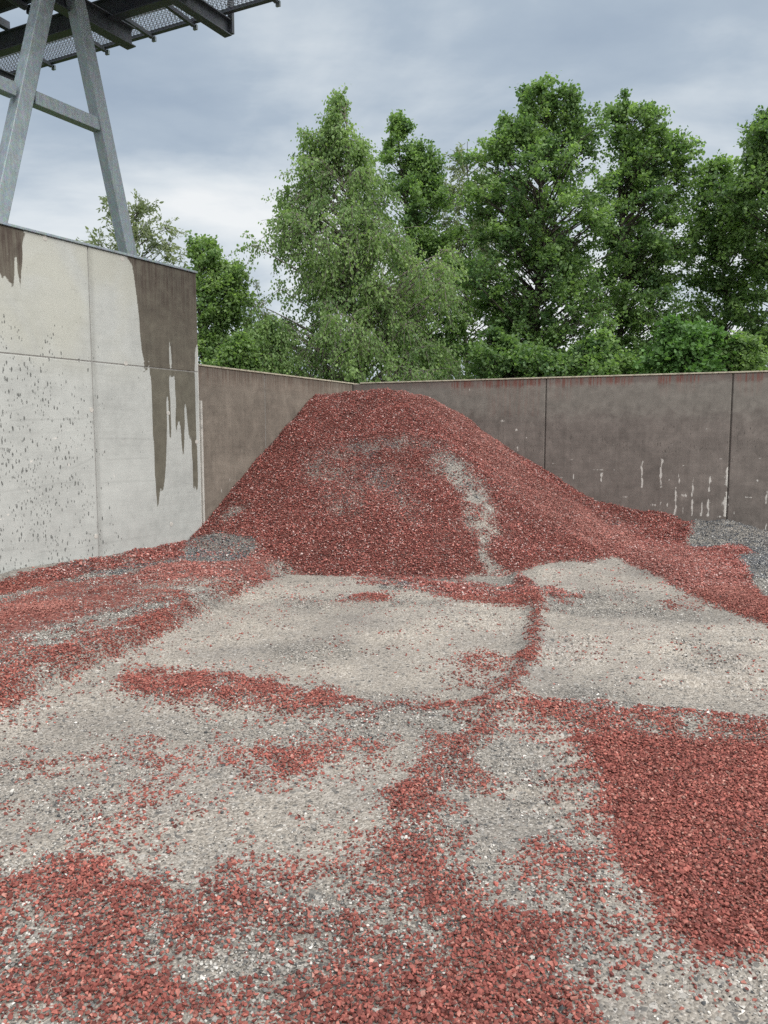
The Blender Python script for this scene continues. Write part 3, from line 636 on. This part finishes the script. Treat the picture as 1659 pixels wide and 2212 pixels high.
bar(sw, 'end_mortar', (.0, -.020, -.2), (.0, -.020, H2 - .45), .03, .034, M_DRYM, (0, 1, 0), .005)

# ---- back wall
buv = uv_on(C2, dB, nB); BL = float(np.linalg.norm(E2 - C2)) + 5.5
bw = wall_root('concrete_wall', C2, dB, 'long dark back wall with red stained top and white runs right of the heap')
c4 = lambda x, y: buv(x * .4378 + 932.6, y * .4378 + 740.6)
RUNS = [(1040, 575, 720, 9), (1135, 560, 720, 11), (1222, 630, 700, 7), (1207, 700, 855, 9), (1290, 655, 860, 8), (1372, 650, 740, 10), (1365, 760, 862, 12), (1333, 780, 862, 9), (1462, 600, 720, 15), (1455, 720, 862, 24), (840, 630, 690, 10), (898, 610, 635, 5), (1130, 770, 830, 5), (1162, 780, 820, 5), (1240, 800, 850, 4), (1492, 820, 850, 5), (1425, 845, 866, 25), (1655, 720, 800, 8), (1650, 880, 935, 6), (1172, 660, 685, 7), (425, 500, 540, 8), (1700, 740, 900, 8), (1790, 760, 930, 12)]
SCR = [(825, 626, 45, 4), (692, 575, 14, 4), (1175, 503, 25, 3), (1240, 606, 10, 4), (955, 760, 22, 5), (1095, 800, 18, 10), (350, 385, 14, 8), (418, 430, 7, 10), (468, 468, 7, 4), (1360, 425, 12, 4), (600, 595, 10, 4), (640, 665, 12, 4), (1425, 572, 10, 4), (1480, 577, 15, 3), (1245, 752, 18, 12), (1560, 762, 30, 6), (1605, 680, 12, 9), (730, 688, 20, 3), (940, 490, 14, 3), (187, 230, 3, 8), (1440, 700, 22, 3), (1350, 478, 8, 3), (700, 660, 5, 30), (1620, 570, 12, 4)]
REDS = [(90, 400, .16), (270, 545, .34), (575, 700, .22), (700, 1000, .10), (1110, 1190, .18), (1200, 1330, .16), (1500, 1640, .20), (1660, 1800, .2)]
def back_fn(u, v):
    top = H2 - v; rust = .30 * np.clip(1 - top / .14, 0, 1)
    for x0, x1, dep in REDS:
        a = c4(x0, 200)[0]; e = c4(x1, 200)[0]
        rust = np.maximum(rust, np.clip(np.minimum((u - a) / .08, (e - u) / .08), 0, 1) * np.clip(1.35 - top / (dep * 1.35), 0, 1) * 2.2)
    pl = np.zeros_like(u)
    for x, ya, yb, w in RUNS:
        cu, va = c4(x, ya); _, vb = c4(x, yb); ww = abs(c4(x + w, ya)[0] - cu) * 1.05
        pl = np.maximum(pl, np.exp(-((u - cu - ww * (.16 * np.sin(v * 13 + x) + .12 * np.sin(v * 37 + 2 * x))) / (ww * (.70 + .22 * np.sin(v * 27 + 3 * x) + .18 * np.sin(v * 61 + x)))) ** 2) * np.clip(np.minimum((va - v) / .06, (v - vb) / .03) + .2, 0, 1) * .85)
    for x, y, w, h in SCR:
        cu, cv = c4(x, y); ww = abs(c4(x + w, y)[0] - cu); hh = abs(c4(x, y + h)[1] - cv)
        pl = np.maximum(pl, .72 * np.exp(-(((u - cu) / ww) ** 2) ** 2 - ((v - cv) / hh) ** 2))
    tone = np.clip(1.25 - (top - .12) / .55, 0, 1) * np.clip((top - .05) / .15, 0, 1) * .9 + .15
    mid = np.exp(-((top - 1.05) / .38) ** 2) * .5
    return dict(spot=mid, tone=tone, wet=1.0, rust=np.clip(rust, 0, 1), pale=pl, dark=.4 * np.clip(1 - top / .1, 0, 1))
b1 = buv(1178, 900)[0]; b2 = buv(1577, 950)[0]
for a, bb in ((.0, b1 - .007), (b1 + .007, b2 - .008), (b2 + .008, b2 + (b2 - b1)), (b2 + (b2 - b1) + .014, BL)): panel(bw, a, bb, -.3, H2 + .002, TH, M_BACK, back_fn, .013)
for s in (b1, b2): bar(bw, 'joint_strip', (s, .024, -.2), (s, .024, H2 - .02), .03, .02, M_JOINTD, (0, 1, 0))
bar(bw, 'coping_edge', (.14, .09, H2 + .014), (BL, .09, H2 + .014), .2, .022, M_EDGE, (0, 0, 1), .004)
bar(bw, 'corner_strip', (.008, -.01, -.2), (.008, -.01, H2 - .01), .02, .016, M_JOINTD, (0, 1, 0))

# ------------------------------------------------------------------ conveyor gantry
gp0 = P0 - nW * 1.02                                   # plane of the A frame
g = lambda px, py: on_plane(px, py, gp0, nW)
ZW = 7.0
parts_g = []
foot = lambda a, b_: a + (b_ - a) * ((0.0 - a[2]) / (b_[2] - a[2]))
lt, lb_ = g(97, -12), g(8, 400); rt, rb = g(160, -12), g(278, 555)
lf, rf_ = foot(lt, lb_), foot(rt, rb); up_n = tuple(nW)
ltp = lt + (lt - lf) * ((ZW - .02 - lt[2]) / (lt[2] - lf[2])); rtp = rt + (rt - rf_) * ((ZW - .02 - rt[2]) / (rt[2] - rf_[2]))
parts_g.append(MB().beam(lf, ltp, .175, .175, up_n).build('leg', M_GALV, None, .008))
parts_g.append(MB().beam(rf_, rtp, .165, .165, up_n).build('leg', M_GALV, None, .008))
q1, q2 = g(66, 213), g(212, 270); qd = (q2 - q1) / np.linalg.norm(q2 - q1); qd[2] = 0; qd /= np.linalg.norm(qd); q1[2] = q2[2] = (q1[2] + q2[2]) / 2
parts_g.append(MB().beam(q1 + qd * .02, q2 - qd * .02, .13, .15).build('cross_brace', M_GALV, None, .006))
q3 = q1 - qd * 2.2; parts_g.append(MB().beam(q3, q1 - qd * .22, .13, .15).build('cross_brace', M_GALV, None, .006))
for f in (lf, rf_):
    parts_g.append(MB().beam(f - d1 * .2 + np.array([0, 0, .012]), f + d1 * .2 + np.array([0, 0, .012]), .4, .024).build('base_plate', M_GALV, None, .004))
gs = rf_ + (rtp - rf_) * ((H1 + .12) / ZW); ga = (rtp - rf_) / np.linalg.norm(rtp - rf_)
parts_g.append(MB().beam(gs - ga * .45, gs + ga * .0, .182, .182, up_n).build('splice_collar', M_GALV, None, .006))
# the walkway runs along e (towards the right and the camera), w is across it, outwards
eA, eB = at_z(0, 170, ZW), at_z(590, 0, ZW); e = (eB - eA); e[2] = 0; e /= np.linalg.norm(e); w = np.array([-e[1], e[0], 0])
if w[1] < 0: w = -w
S = lambda s, t, z=0.0: eA + e * s + w * t + np.array([0, 0, z])
# s grows along the walkway, t across it (t = 0 is the outer edge)
sp = lambda px, py, z=ZW: float(np.dot(at_z(px, py, z) - eA, e))
S0, S1 = -6.5, 10.0; GWID = .66
mb = MB()                                             # expanded-metal grating
pitch, ang = .062, math.radians(58)
ex = GWID / math.tan(ang)
for s in np.arange(S0, S1, pitch):
    mb.beam(S(s, -GWID + .01, .05), S(s + ex, -.01, .05), .005, .006)
    mb.beam(S(s + ex, -GWID + .01, .0505), S(s, -.01, .0505), .005, .006)
parts_g.append(mb.build('grating', M_GRATE))
mb = MB()
for s in np.arange(S0, S1, pitch):                    # mesh kick panel standing on the outer edge
    mb.beam(S(s, -.02, .06), S(s + .16, -.02, .28), .005, .006, tuple(w)); mb.beam(S(s + .16, -.021, .06), S(s, -.021, .28), .005, .006, tuple(w))
mb.beam(S(S0, -.02, .285), S(S1, -.02, .285), .02, .02)
parts_g.append(mb.build('kick_panel', M_GRATE))
parts_g.append(MB().beam(S(S0, -.004, .02), S(S1, -.004, .02), .012, .075).beam(S(S0, -.035, -.012), S(S1, -.035, -.012), .05, .010).build('edge_angle', M_DARK))
parts_g.append(MB().ibeam(S(S0, -GWID - .07, -.02), S(S1, -GWID - .07, -.02), .13, .24).build('main_beam', M_DARK))
parts_g.append(MB().ibeam(S(S0, -GWID - 1.75, -.02), S(S1, -GWID - 1.75, -.02), .13, .24).build('main_beam', M_DARK))
dc = np.array([d1[0], d1[1], 0])
def crossbeam(px, py, back, ww, hh, z=-.24, name='cross_beam', mat=None, over=0.0):
    q = at_z(px, py, ZW + z); a = q + dc * over
    return MB().ibeam(a, q - dc * back, ww, hh).build(name, mat or M_DARK)
parts_g.append(crossbeam(284, 84, 3.0, .16, .24, -.22))
parts_g.append(crossbeam(493, 62, 3.0, .12, .20, -.15))
parts_g.append(crossbeam(42, 182, 3.0, .12, .16, -.15))
q = at_z(497, 72, ZW - .22)
parts_g.append(MB().beam(q + dc * .02, q + dc * .02 + np.array([0, 0, .52]), .07, .05, tuple(w)).build('rail_post', M_DARK))
for px, py in ((236, 108), (122, 142), (338, 80), (608, 6), (425, 53), (-60, 200)):  # grating bearers with their pale flange ends
    s = sp(px, py, ZW)
    parts_g.append(MB().beam(S(s, -.02, -.035), S(s, -GWID, -.035), .05, .05).build('grating_bearer', M_DARK))
    parts_g.append(MB().beam(S(s - .03, .02, -.05), S(s + .03, .02, -.05), .03, .06).build('bearer_tab', M_GALV))
for s in np.arange(S0 + .4, S1, 1.5):                  # hand rail
    parts_g.append(MB().beam(S(s, -.05, .05), S(s, -.05, 1.1), .05, .05).build('rail_post', M_GALV))
for z in (.6, 1.1): parts_g.append(MB().tube([S(S0, -.05, z), S(S1, -.05, z)], [.021, .021], 8).build('hand_rail', M_GALV))
# belt trough between the two main beams
mb = MB(); mb.beam(S(S0, -GWID - .92, .26), S(S1, -GWID - .92, .26), 1.3, .05)
parts_g.append(mb.build('belt', M_BELT))
parts_g.append(MB().beam(S(S0, -GWID - .30, .34), S(S1, -GWID - .30, .34), .06, .22).beam(S(S0, -GWID - 1.54, .34), S(S1, -GWID - 1.54, .34), .06, .22).build('stringer', M_DARK))
for s in np.arange(S0 + .2, S1, .62):
    parts_g.append(MB().tube([S(s, -GWID - .34, .17), S(s, -GWID - 1.50, .17)], [.055, .055], 10).build('idler_roller', M_DARK))
    parts_g.append(MB().beam(S(s, -GWID - .10, .16), S(s, -GWID - .29, .16), .08, .10).build('idler_bracket', M_DARK))
gant = empty('conveyor_gantry', tuple(((lf + rf_) / 2)))
adopt(gant, parts_g)
tag(gant, 'galvanised steel A-frame gantry carrying a grated conveyor walkway above the tall wall', 'conveyor gantry')

# ------------------------------------------------------------------ trees
def leaf_mat(name, dark, light, trans=.35):
    m, nt, b = new_mat(name); T = NT(nt)
    c = T.ramp(T.attr('tint').outputs['Fac'], [(0, dark), (.55, tuple((a + b_) / 2 for a, b_ in zip(dark, light))), (1, light)])
    nt.links.new(c, b.inputs['Base Color']); b.inputs['Roughness'].default_value = .55; b.inputs['Specular IOR Level'].default_value = .4
    tr = T.n('ShaderNodeBsdfTranslucent'); c2 = T.mix(1.0, c, (1.25, 1.35, .7), 'MULTIPLY'); nt.links.new(c2, tr.inputs[0])
    ms = T.n('ShaderNodeMixShader', {0: trans}); nt.links.new(b.outputs[0], ms.inputs[1]); nt.links.new(tr.outputs[0], ms.inputs[2])
    nt.links.new(ms.outputs[0], nt.nodes['Material Output'].inputs[0]); return m
def bark_mat(name, a, c):
    m, nt, b = new_mat(name); T = NT(nt); P = T.n('ShaderNodeTexCoord').outputs['Object']
    nt.links.new(T.ramp(T.noise(T.mapping(P, (6, 6, 2)), 4, 6, .7), [(.35, a), (.7, c)]), b.inputs['Base Color']); b.inputs['Roughness'].default_value = .9
    bp = T.n('ShaderNodeBump', {'Height': T.noise(T.mapping(P, (6, 6, 1)), 9, 5), 'Strength': .6, 'Distance': .02}); nt.links.new(bp.outputs[0], b.inputs['Normal']); return m
M_ALDER = leaf_mat('alder_leaf', (.070, .140, .062), (.27, .41, .150), .47)
M_BIRCH = leaf_mat('birch_leaf', (.110, .195, .080), (.29, .42, .160), .48)
M_WILL = leaf_mat('willow_leaf', (.14, .18, .115), (.27, .32, .19), .42)
M_SHRUB = leaf_mat('shrub_leaf', (.075, .160, .055), (.17, .32, .105), .42)
M_BARK = bark_mat('dark_bark', (.022, .019, .016), (.065, .055, .045))
M_BIRB = bark_mat('birch_bark', (.07, .06, .055), (.30, .28, .25))
def unit(v): return v / np.maximum(np.linalg.norm(v, axis=-1, keepdims=True), 1e-9)
def tubes_np(paths, n=4):
    """many thin tapered limbs: list of (pts (k,3), radii (k,))"""
    Vs, Fs, off = [], [], 0
    for pts, rad in paths:
        pts = np.asarray(pts); k = len(pts)
        a = unit(np.gradient(pts, axis=0)); x = unit(np.cross(a, np.array([.31, .74, .22]))); y = np.cross(a, x)
        th = np.arange(n) * 2 * PI / n
        V = pts[:, None] + (x[:, None] * np.cos(th)[None, :, None] + y[:, None] * np.sin(th)[None, :, None]) * np.asarray(rad)[:, None, None]
        i = np.arange(k - 1)[:, None] * n + np.arange(n)[None]; j = np.arange(k - 1)[:, None] * n + (np.arange(n)[None] + 1) % n
        Vs.append(V.reshape(-1, 3)); Fs.append(np.stack([i, j, j + n, i + n], -1).reshape(-1, 4) + off); off += k * n
    return np.concatenate(Vs), np.concatenate(Fs)
def tree(name, label, cat_, group, px, D, prof, nclump, per, leaf, lmat, bmat, kind='alder', trunk_r=.10, seed=1, depth=.8, stems=1, sparse_low=0.0, shrink=1.06, spires=()):
    r = np.random.default_rng(seed); leaf *= .76 if kind != 'willow' else .85; per = int(per * (1.12 if kind == 'alder' else 1.3)); nclump = int(nclump * 1.12)
    if kind == 'birch': shrink = .97
    zs = np.array([at_y(CX, p[0], D)[2] for p in prof])[::-1]
    xl = np.array([at_y(p[1], p[0], D)[0] for p in prof])[::-1]; xr = np.array([at_y(p[2], p[0], D)[0] for p in prof])[::-1]
    bx = at_y(px, 900, D)[0]; ztop = zs[-1]; zlo = zs[0]
    cx = lambda z: np.interp(z, zs, (xl + xr) / 2); hw = lambda z: np.interp(z, zs, (xr - xl) / 2) * shrink
    topx = (xl[-1] + xr[-1]) / 2
    paths = []
    def trunk_pt(z, ph=0.0):
        t = np.clip(z / ztop, 0, 1)
        return np.array([bx + (topx - bx) * t ** 1.6 + .07 * math.sin(z * 1.3 + ph + seed), D + .06 * math.sin(z * 1.7 + seed + ph), z])
    for s in range(stems):
        off = np.array([r.uniform(-.35, .35), r.uniform(-.2, .2), 0]) * (stems > 1)
        zz = np.linspace(-.15, ztop - .1, 16)
        lean = np.array([r.uniform(-.12, .12), 0, 0]) * (stems > 1)
        P = np.array([trunk_pt(z, s) + off + lean * z for z in zz]); paths.append((P, trunk_r * (1 - .93 * np.clip(zz / ztop, 0, 1)) / (1 + .3 * (stems - 1))))
    zc = np.linspace(zlo, ztop - .1, 60); wt = hw(zc) + .12
    wt = wt * (1 - sparse_low * np.clip(1 - (zc - zlo) / 2.0, 0, 1)); cdf = np.cumsum(wt) / wt.sum()
    pos, fwd, nrm, siz, tin = [], [], [], [], []
    extra = [(at_y(q[0], q[1] + 14 + dy, D), .25 + dy / 160) for q in spires for dy in np.linspace(0, 110, 9)]
    for i in range(nclump + len(extra)):
        z = float(np.interp(r.random(), cdf, zc)) + r.normal(0, .06)
        az = r.uniform(0, 2 * PI); rr = .22 + .78 * math.sqrt(r.random()); h = float(hw(z))
        h0 = h; h *= min(1.28, max(.45, .86 + .26 * math.sin(z * 2.9 + seed + 1.7 * math.cos(az)) + .20 * math.sin(z * 6.1 + 2.3 * seed + 3 * math.sin(az)) + r.normal(0, .10)))
        tip = np.array([cx(z) + h * rr * math.cos(az), D + depth * h * rr * math.sin(az), z])
        if i >= nclump:
            e_, h0 = extra[i - nclump]; z = e_[2]; tip = np.array([e_[0] + r.normal(0, .10 * h0), D + r.normal(0, .15), z])
        dist = math.hypot(tip[0] - trunk_pt(z)[0], tip[1] - D)
        z0 = max(.4 if kind != 'birch' else .8, z - (.55 * dist + .15)); b0 = trunk_pt(z0)
        mid = (b0 + tip) / 2 + np.array([0, 0, .10 * dist]) + r.normal(0, .06, 3)
        t = np.linspace(0, 1, 6)[:, None]; P = (1 - t) ** 2 * b0 + 2 * t * (1 - t) * mid + t ** 2 * tip
        paths.append((P, np.linspace(.008 + .012 * dist, .005, 6)))
        out = unit(tip - np.array([trunk_pt(z)[0], D, z - .05])); shade = r.normal(0, .20)
        nt_ = r.integers(4, 9)
        for k in range(nt_):
            if kind == 'birch':
                d = unit(out * .55 + r.normal(0, .55, 3) + np.array([0, 0, -.55])); Lk = r.uniform(.3, .75)
            elif kind == 'willow':
                d = unit(out * .6 + r.normal(0, .6, 3) + np.array([0, 0, .15])); Lk = r.uniform(.3, .7)
            else:
                d = unit(out * .55 + r.normal(0, .62, 3) * np.array([1, 1, .6]) + np.array([0, 0, .12])); Lk = r.uniform(.2, .5)
            Lk *= min(1.0, max(.36, h0 / .9)); st = tip - out * r.uniform(0, .3) * min(1, dist)
            tt = np.linspace(0, 1, 4)[:, None]; sag = np.array([0, 0, -.35 if kind == 'birch' else -.06]) * Lk
            tw_ = st + d * Lk * tt + sag * tt ** 2
            paths.append((tw_, np.linspace(.005, .002, 4)))
            n = per; s = r.random((n, 1)) ** .8
            p = st + d * Lk * s + sag * s ** 2 + r.normal(0, .048 if kind != 'willow' else .04, (n, 3))
            if kind == 'birch':
                f = unit(d * .3 + r.normal(0, .55, (n, 3)) + np.array([0, 0, -1.0])); nn = r.normal(0, 1, (n, 3)) + np.array([0, 0, .3])
            elif kind == 'willow':
                f = unit(d * .7 + r.normal(0, .5, (n, 3)) + np.array([0, 0, -.2])); nn = r.normal(0, .8, (n, 3)) + np.array([0, 0, .6])
            else:
                f = unit(d * .5 + r.normal(0, .8, (n, 3)) + np.array([0, 0, -.15])); nn = r.normal(0, .75, (n, 3)) + np.array([0, 0, 1.0])
            pos.append(p); fwd.append(f); nrm.append(nn); siz.append(leaf * np.exp(r.normal(0, .22, n))); tin.append(np.clip(.45 + shade + r.normal(0, .16, n), 0, 1))
    pos = np.concatenate(pos); fwd = np.concatenate(fwd); nrm = np.concatenate(nrm); siz = np.concatenate(siz); tin = np.concatenate(tin)
    # nothing grows through the walls: below the coping only on their far side
    ok = (pos[:, 2] > .05) & ~(yard(pos[:, 0], pos[:, 1], -.35) & (pos[:, 2] < H2 + .12)) & ~yard(pos[:, 0], pos[:, 1], .5)
    lw = (pos[:, 0] - P0[0]) * nW[0] + (pos[:, 1] - P0[1]) * nW[1]
    ok &= ~((lw > -.35) & (pos[:, 1] < tall_end[1] + .3) & (pos[:, 2] < H1 + .1) & (pos[:, 0] < tall_end[0] + .1))
    pos, fwd, nrm, siz, tin = pos[ok], fwd[ok], nrm[ok], siz[ok], tin[ok]
    side = unit(np.cross(nrm, fwd)); up = np.cross(fwd, side)
    wd = .20 if kind == 'willow' else (.36 if kind == 'birch' else .44)
    tpl = np.array([(0, 0, 0), (.30, wd * .9, .06), (.68, wd * .75, .05), (1, 0, -.06), (.68, -wd * .75, .05), (.30, -wd * .9, .06)])
    V = pos[:, None] + (fwd[:, None] * tpl[None, :, :1] + side[:, None] * tpl[None, :, 1:2] + up[:, None] * tpl[None, :, 2:3]) * siz[:, None, None]
    n = len(pos); F = (np.arange(n) * 6)[:, None, None] + np.array([[0, 1, 2, 3], [0, 3, 4, 5]])[None]
    base = np.array([bx, D, 0.0]); root = empty(name, tuple(base))
    paths = [q for q in paths if not ((yard(q[0][:, 0], q[0][:, 1], -.35) & (q[0][:, 2] < H2 + .12)).any() or yard(q[0][:, 0], q[0][:, 1], .5).any())]
    tv, tf = tubes_np(paths[:stems], 10); mesh_np('trunk', tv - base, tf, bmat, root, smooth=True)
    if len(paths) > stems:
        tv, tf = tubes_np(paths[stems:], 4); mesh_np('branches', tv - base, tf, bmat, root, smooth=True)
    mesh_np('crown', V.reshape(-1, 3) - base, F.reshape(-1, 4), lmat, root, attrs={'tint': np.repeat(tin, 6)})
    return tag(root, label, cat_, group)
GT = 'trees beyond the bay walls'; GS = 'shrubs behind the back wall'
tree('birch_tree', 'drooping light green birch with pointed top straight behind the red heap', 'tree', GT, 785, 15.8,
     [(193, 731, 741), (240, 722, 752), (300, 672, 786), (370, 652, 812), (430, 598, 865), (500, 562, 925), (560, 552, 975), (620, 560, 1000), (700, 540, 1012), (760, 520, 1015), (822, 540, 1010)],
     330, 21, .072, M_BIRCH, M_BIRB, 'birch', .12, 11, .75, spires=[(735, 193), (650, 278), (605, 400), (700, 245), (775, 300)])
tree('alder_tree', 'dark alder whose narrow top shows just right of the birch tip', 'tree', GT, 885, 19.5,
     [(252, 850, 880), (310, 822, 912), (380, 815, 955), (450, 830, 985), (560, 840, 1000), (700, 850, 1010), (800, 840, 1030)], 200, 22, .085, M_ALDER, M_BARK, 'alder', .11, 12, spires=[(865, 240), (940, 315)])
tree('alder_tree', 'biggest dark alder with broad rounded top and thick forked trunk', 'tree', GT, 1150, 17.5,
     [(182, 1140, 1215), (235, 1085, 1262), (300, 1060, 1292), (380, 1000, 1318), (480, 980, 1325), (600, 985, 1335), (700, 1000, 1335), (815, 1000, 1340)], 370, 22, .085, M_ALDER, M_BARK, 'alder', .15, 13, .8, spires=[(1085, 238), (1243, 200), (1190, 170), (1140, 175)])
tree('alder_tree', 'slender dark alder standing close on the right of the biggest alder', 'tree', GT, 1335, 18.3,
     [(205, 1342, 1358), (250, 1312, 1415), (300, 1300, 1472), (370, 1290, 1492), (460, 1290, 1495), (560, 1290, 1485), (680, 1285, 1480), (815, 1280, 1480)], 265, 21, .085, M_ALDER, M_BARK, 'alder', .11, 14, spires=[(1350, 195), (1412, 218), (1472, 295)])
tree('alder_tree', 'thin airy alder with bare straight trunk left of the edge alder', 'tree', GT, 1557, 18.6,
     [(330, 1552, 1578), (390, 1480, 1640), (480, 1470, 1665), (600, 1465, 1670), (700, 1470, 1660), (812, 1480, 1640)], 185, 20, .085, M_ALDER, M_BARK, 'alder', .09, 15, .75, sparse_low=.2, spires=[(1562, 332), (1520, 400), (1600, 390)])
tree('alder_tree', 'tall alder cut off by the right edge of the picture', 'tree', GT, 1715, 17.0,
     [(210, 1690, 1730), (270, 1625, 1790), (330, 1590, 1820), (420, 1570, 1850), (550, 1590, 1860), (700, 1620, 1860), (812, 1640, 1850)], 190, 20, .085, M_ALDER, M_BARK, 'alder', .11, 16, .8, sparse_low=.3, spires=[(1627, 268), (1652, 232), (1605, 330)])
tree('willow_tree', 'pale feathery willow top peeping between the alders', 'tree', GT, 1005, 23,
     [(297, 985, 1045), (350, 945, 1065), (430, 940, 1075), (600, 940, 1080), (780, 950, 1080)], 105, 15, .13, M_WILL, M_BARK, 'willow', .09, 17)
tree('alder_tree', 'small bushy alder directly behind the end of the tall wall', 'tree', GT, 445, 15.8,
     [(505, 425, 437), (545, 395, 485), (610, 385, 530), (700, 395, 538), (805, 420, 545)], 92, 18, .08, M_BIRCH, M_BARK, 'alder', .08, 18, spires=[(432, 508), (470, 532), (515, 562)])
tree('willow_tree', 'sparse grey green willow seen behind the right gantry leg', 'tree', GT, 285, 22,
     [(428, 262, 300), (470, 222, 352), (520, 182, 375), (600, 190, 400), (700, 200, 420)], 85, 13, .13, M_WILL, M_BARK, 'willow', .08, 19, .7)
tree('sapling', 'thin pale sapling in the gap between small alder and birch', 'tree', GT, 556, 18,
     [(596, 545, 562), (680, 528, 585), (800, 515, 600)], 26, 9, .07, M_WILL, M_BARK, 'willow', .025, 20)
tree('shrub', 'light green birch shrub at the left foot of the birch', 'shrub', GS, 560, 14.6,
     [(675, 565, 575), (720, 530, 610), (775, 492, 650), (830, 490, 720)], 75, 19, .068, M_BIRCH, M_BARK, 'birch', .03, 21, .5, 3)
tree('shrub', 'fresh green large leaved shrub beside the thin alder trunk', 'shrub', GS, 1478, 14.2,
     [(690, 1455, 1500), (720, 1415, 1545), (770, 1395, 1560), (825, 1400, 1560)], 70, 18, .10, M_SHRUB, M_BARK, 'alder', .03, 22, .7, 3)
tree('shrub', 'olive green shrub under the airy alder near the right edge', 'shrub', GS, 1600, 14.0,
     [(718, 1590, 1610), (750, 1560, 1640), (815, 1550, 1660)], 42, 17, .08, M_BIRCH, M_BARK, 'alder', .03, 23, .7, 3)
tree('shrub', 'dark glossy thicket beneath the biggest alder right of the birch', 'shrub', GS, 1110, 15.6,
     [(715, 1050, 1060), (760, 1020, 1180), (800, 1005, 1240), (830, 1005, 1240)], 85, 20, .085, M_ALDER, M_BARK, 'alder', .03, 24, .6, 4)
tree('shrub', 'dark thicket under the slender alder left of the fresh green shrub', 'shrub', GS, 1310, 15.4,
     [(720, 1290, 1300), (765, 1250, 1350), (805, 1215, 1410), (830, 1215, 1410)], 75, 20, .085, M_ALDER, M_BARK, 'alder', .03, 25, .6, 4)
tree('shrub', 'green undergrowth between tall wall end and the birch shrub', 'shrub', GS, 470, 14.2,
     [(730, 520, 530), (765, 480, 560), (805, 450, 570)], 40, 18, .075, M_BIRCH, M_BARK, 'alder', .03, 26, .6, 3)

# ------------------------------------------------------------------ light, sky, camera
SUN_EL, SUN_AZ = math.radians(52), math.radians(140)     # from behind the camera on the right
sd = Vector((math.sin(SUN_AZ) * math.cos(SUN_EL), math.cos(SUN_AZ) * math.cos(SUN_EL), math.sin(SUN_EL)))
ld = bpy.data.lights.new('sun', 'SUN'); ld.energy = 1.5; ld.angle = math.radians(35); ld.color = (1, .955, .90)
lo = bpy.data.objects.new('sun', ld); col.objects.link(lo); lo.rotation_euler = sd.to_track_quat('Z', 'Y').to_euler()
W = bpy.data.worlds.new('World'); scn.world = W; W.use_nodes = True; nt = W.node_tree; T = NT(nt)
bg = nt.nodes['Background']
sky = T.n('ShaderNodeTexSky', sky_type='NISHITA'); sky.sun_disc = False; sky.sun_elevation = SUN_EL; sky.sun_rotation = SUN_AZ
nt.links.new(sky.outputs[0], bg.inputs[0]); bg.inputs[1].default_value = .06
gdir = T.n('ShaderNodeTexCoord').outputs['Generated']
sx = T.n('ShaderNodeSeparateXYZ', {0: gdir}); zc = T.math('MAXIMUM', sx.outputs[2], 0.0)
den = T.math('ADD', zc, .16)
cv = T.n('ShaderNodeCombineXYZ', {0: T.math('DIVIDE', sx.outputs[0], den), 1: T.math('DIVIDE', sx.outputs[1], den), 2: 12.9}).outputs[0]
n1 = T.noise(cv, 1.0, 7, .52, .45); n2 = T.noise(T.mapping(cv, (1.0, 1.7, 1)), 1.9, 6, .55, .2)
cl = T.math('ADD', T.math('MULTIPLY', n1, 1.35), T.math('MULTIPLY', n2, .55)); cl = T.math('SUBTRACT', cl, .47)
hz = T.step(zc, .49, .20)                                  # the cloud deck thins towards the horizon
cl = T.math('ADD', cl, T.math('MULTIPLY', hz, .24))
cc = T.ramp(cl, [(.28, (.245, .300, .370)), (.46, (.295, .350, .412)), (.58, (.380, .428, .475)), (.72, (.485, .522, .55)), (.90, (.60, .615, .62))])
dt = T.n('ShaderNodeVectorMath', {0: gdir, 1: tuple(sd)}, operation='DOT_PRODUCT').outputs['Value']   # the deck is brightest around the hidden sun
zen = T.math('ADD', T.math('ADD', 1.0, T.math('MULTIPLY', T.step(zc, .50, .85), 1.2)), T.math('MULTIPLY', T.step(dt, .12, .95), 2.3))
cw = T.mix(T.step(dt, .05, .6), cc, (.40, .390, .376))
b2_ = T.n('ShaderNodeBackground', {0: cw, 1: zen})
mx = T.n('ShaderNodeMixShader', {0: .92}); nt.links.new(bg.outputs[0], mx.inputs[1]); nt.links.new(b2_.outputs[0], mx.inputs[2])
nt.links.new(mx.outputs[0], nt.nodes['World Output'].inputs[0])

cam = bpy.data.cameras.new('camera'); co = bpy.data.objects.new('camera', cam); col.objects.link(co)
co.location = (0, 0, EYE); co.rotation_euler = (PI / 2 - PITCH, 0, 0)
cam.sensor_fit = 'VERTICAL'; cam.sensor_height = 36; cam.lens = 36 * FPX / 2212; cam.clip_start = .05; cam.clip_end = 2000
scn.camera = co
vs = scn.view_settings; vs.view_transform = 'Standard'; vs.look = 'None'; vs.gamma = 1; vs.exposure = .62; vs.use_curve_mapping = False
scn.render.engine = 'CYCLES'
scn.cycles.max_bounces = 6; scn.cycles.diffuse_bounces = 3; scn.cycles.transmission_bounces = 3; scn.cycles.sample_clamp_indirect = 4
scn.cycles.use_denoising = False
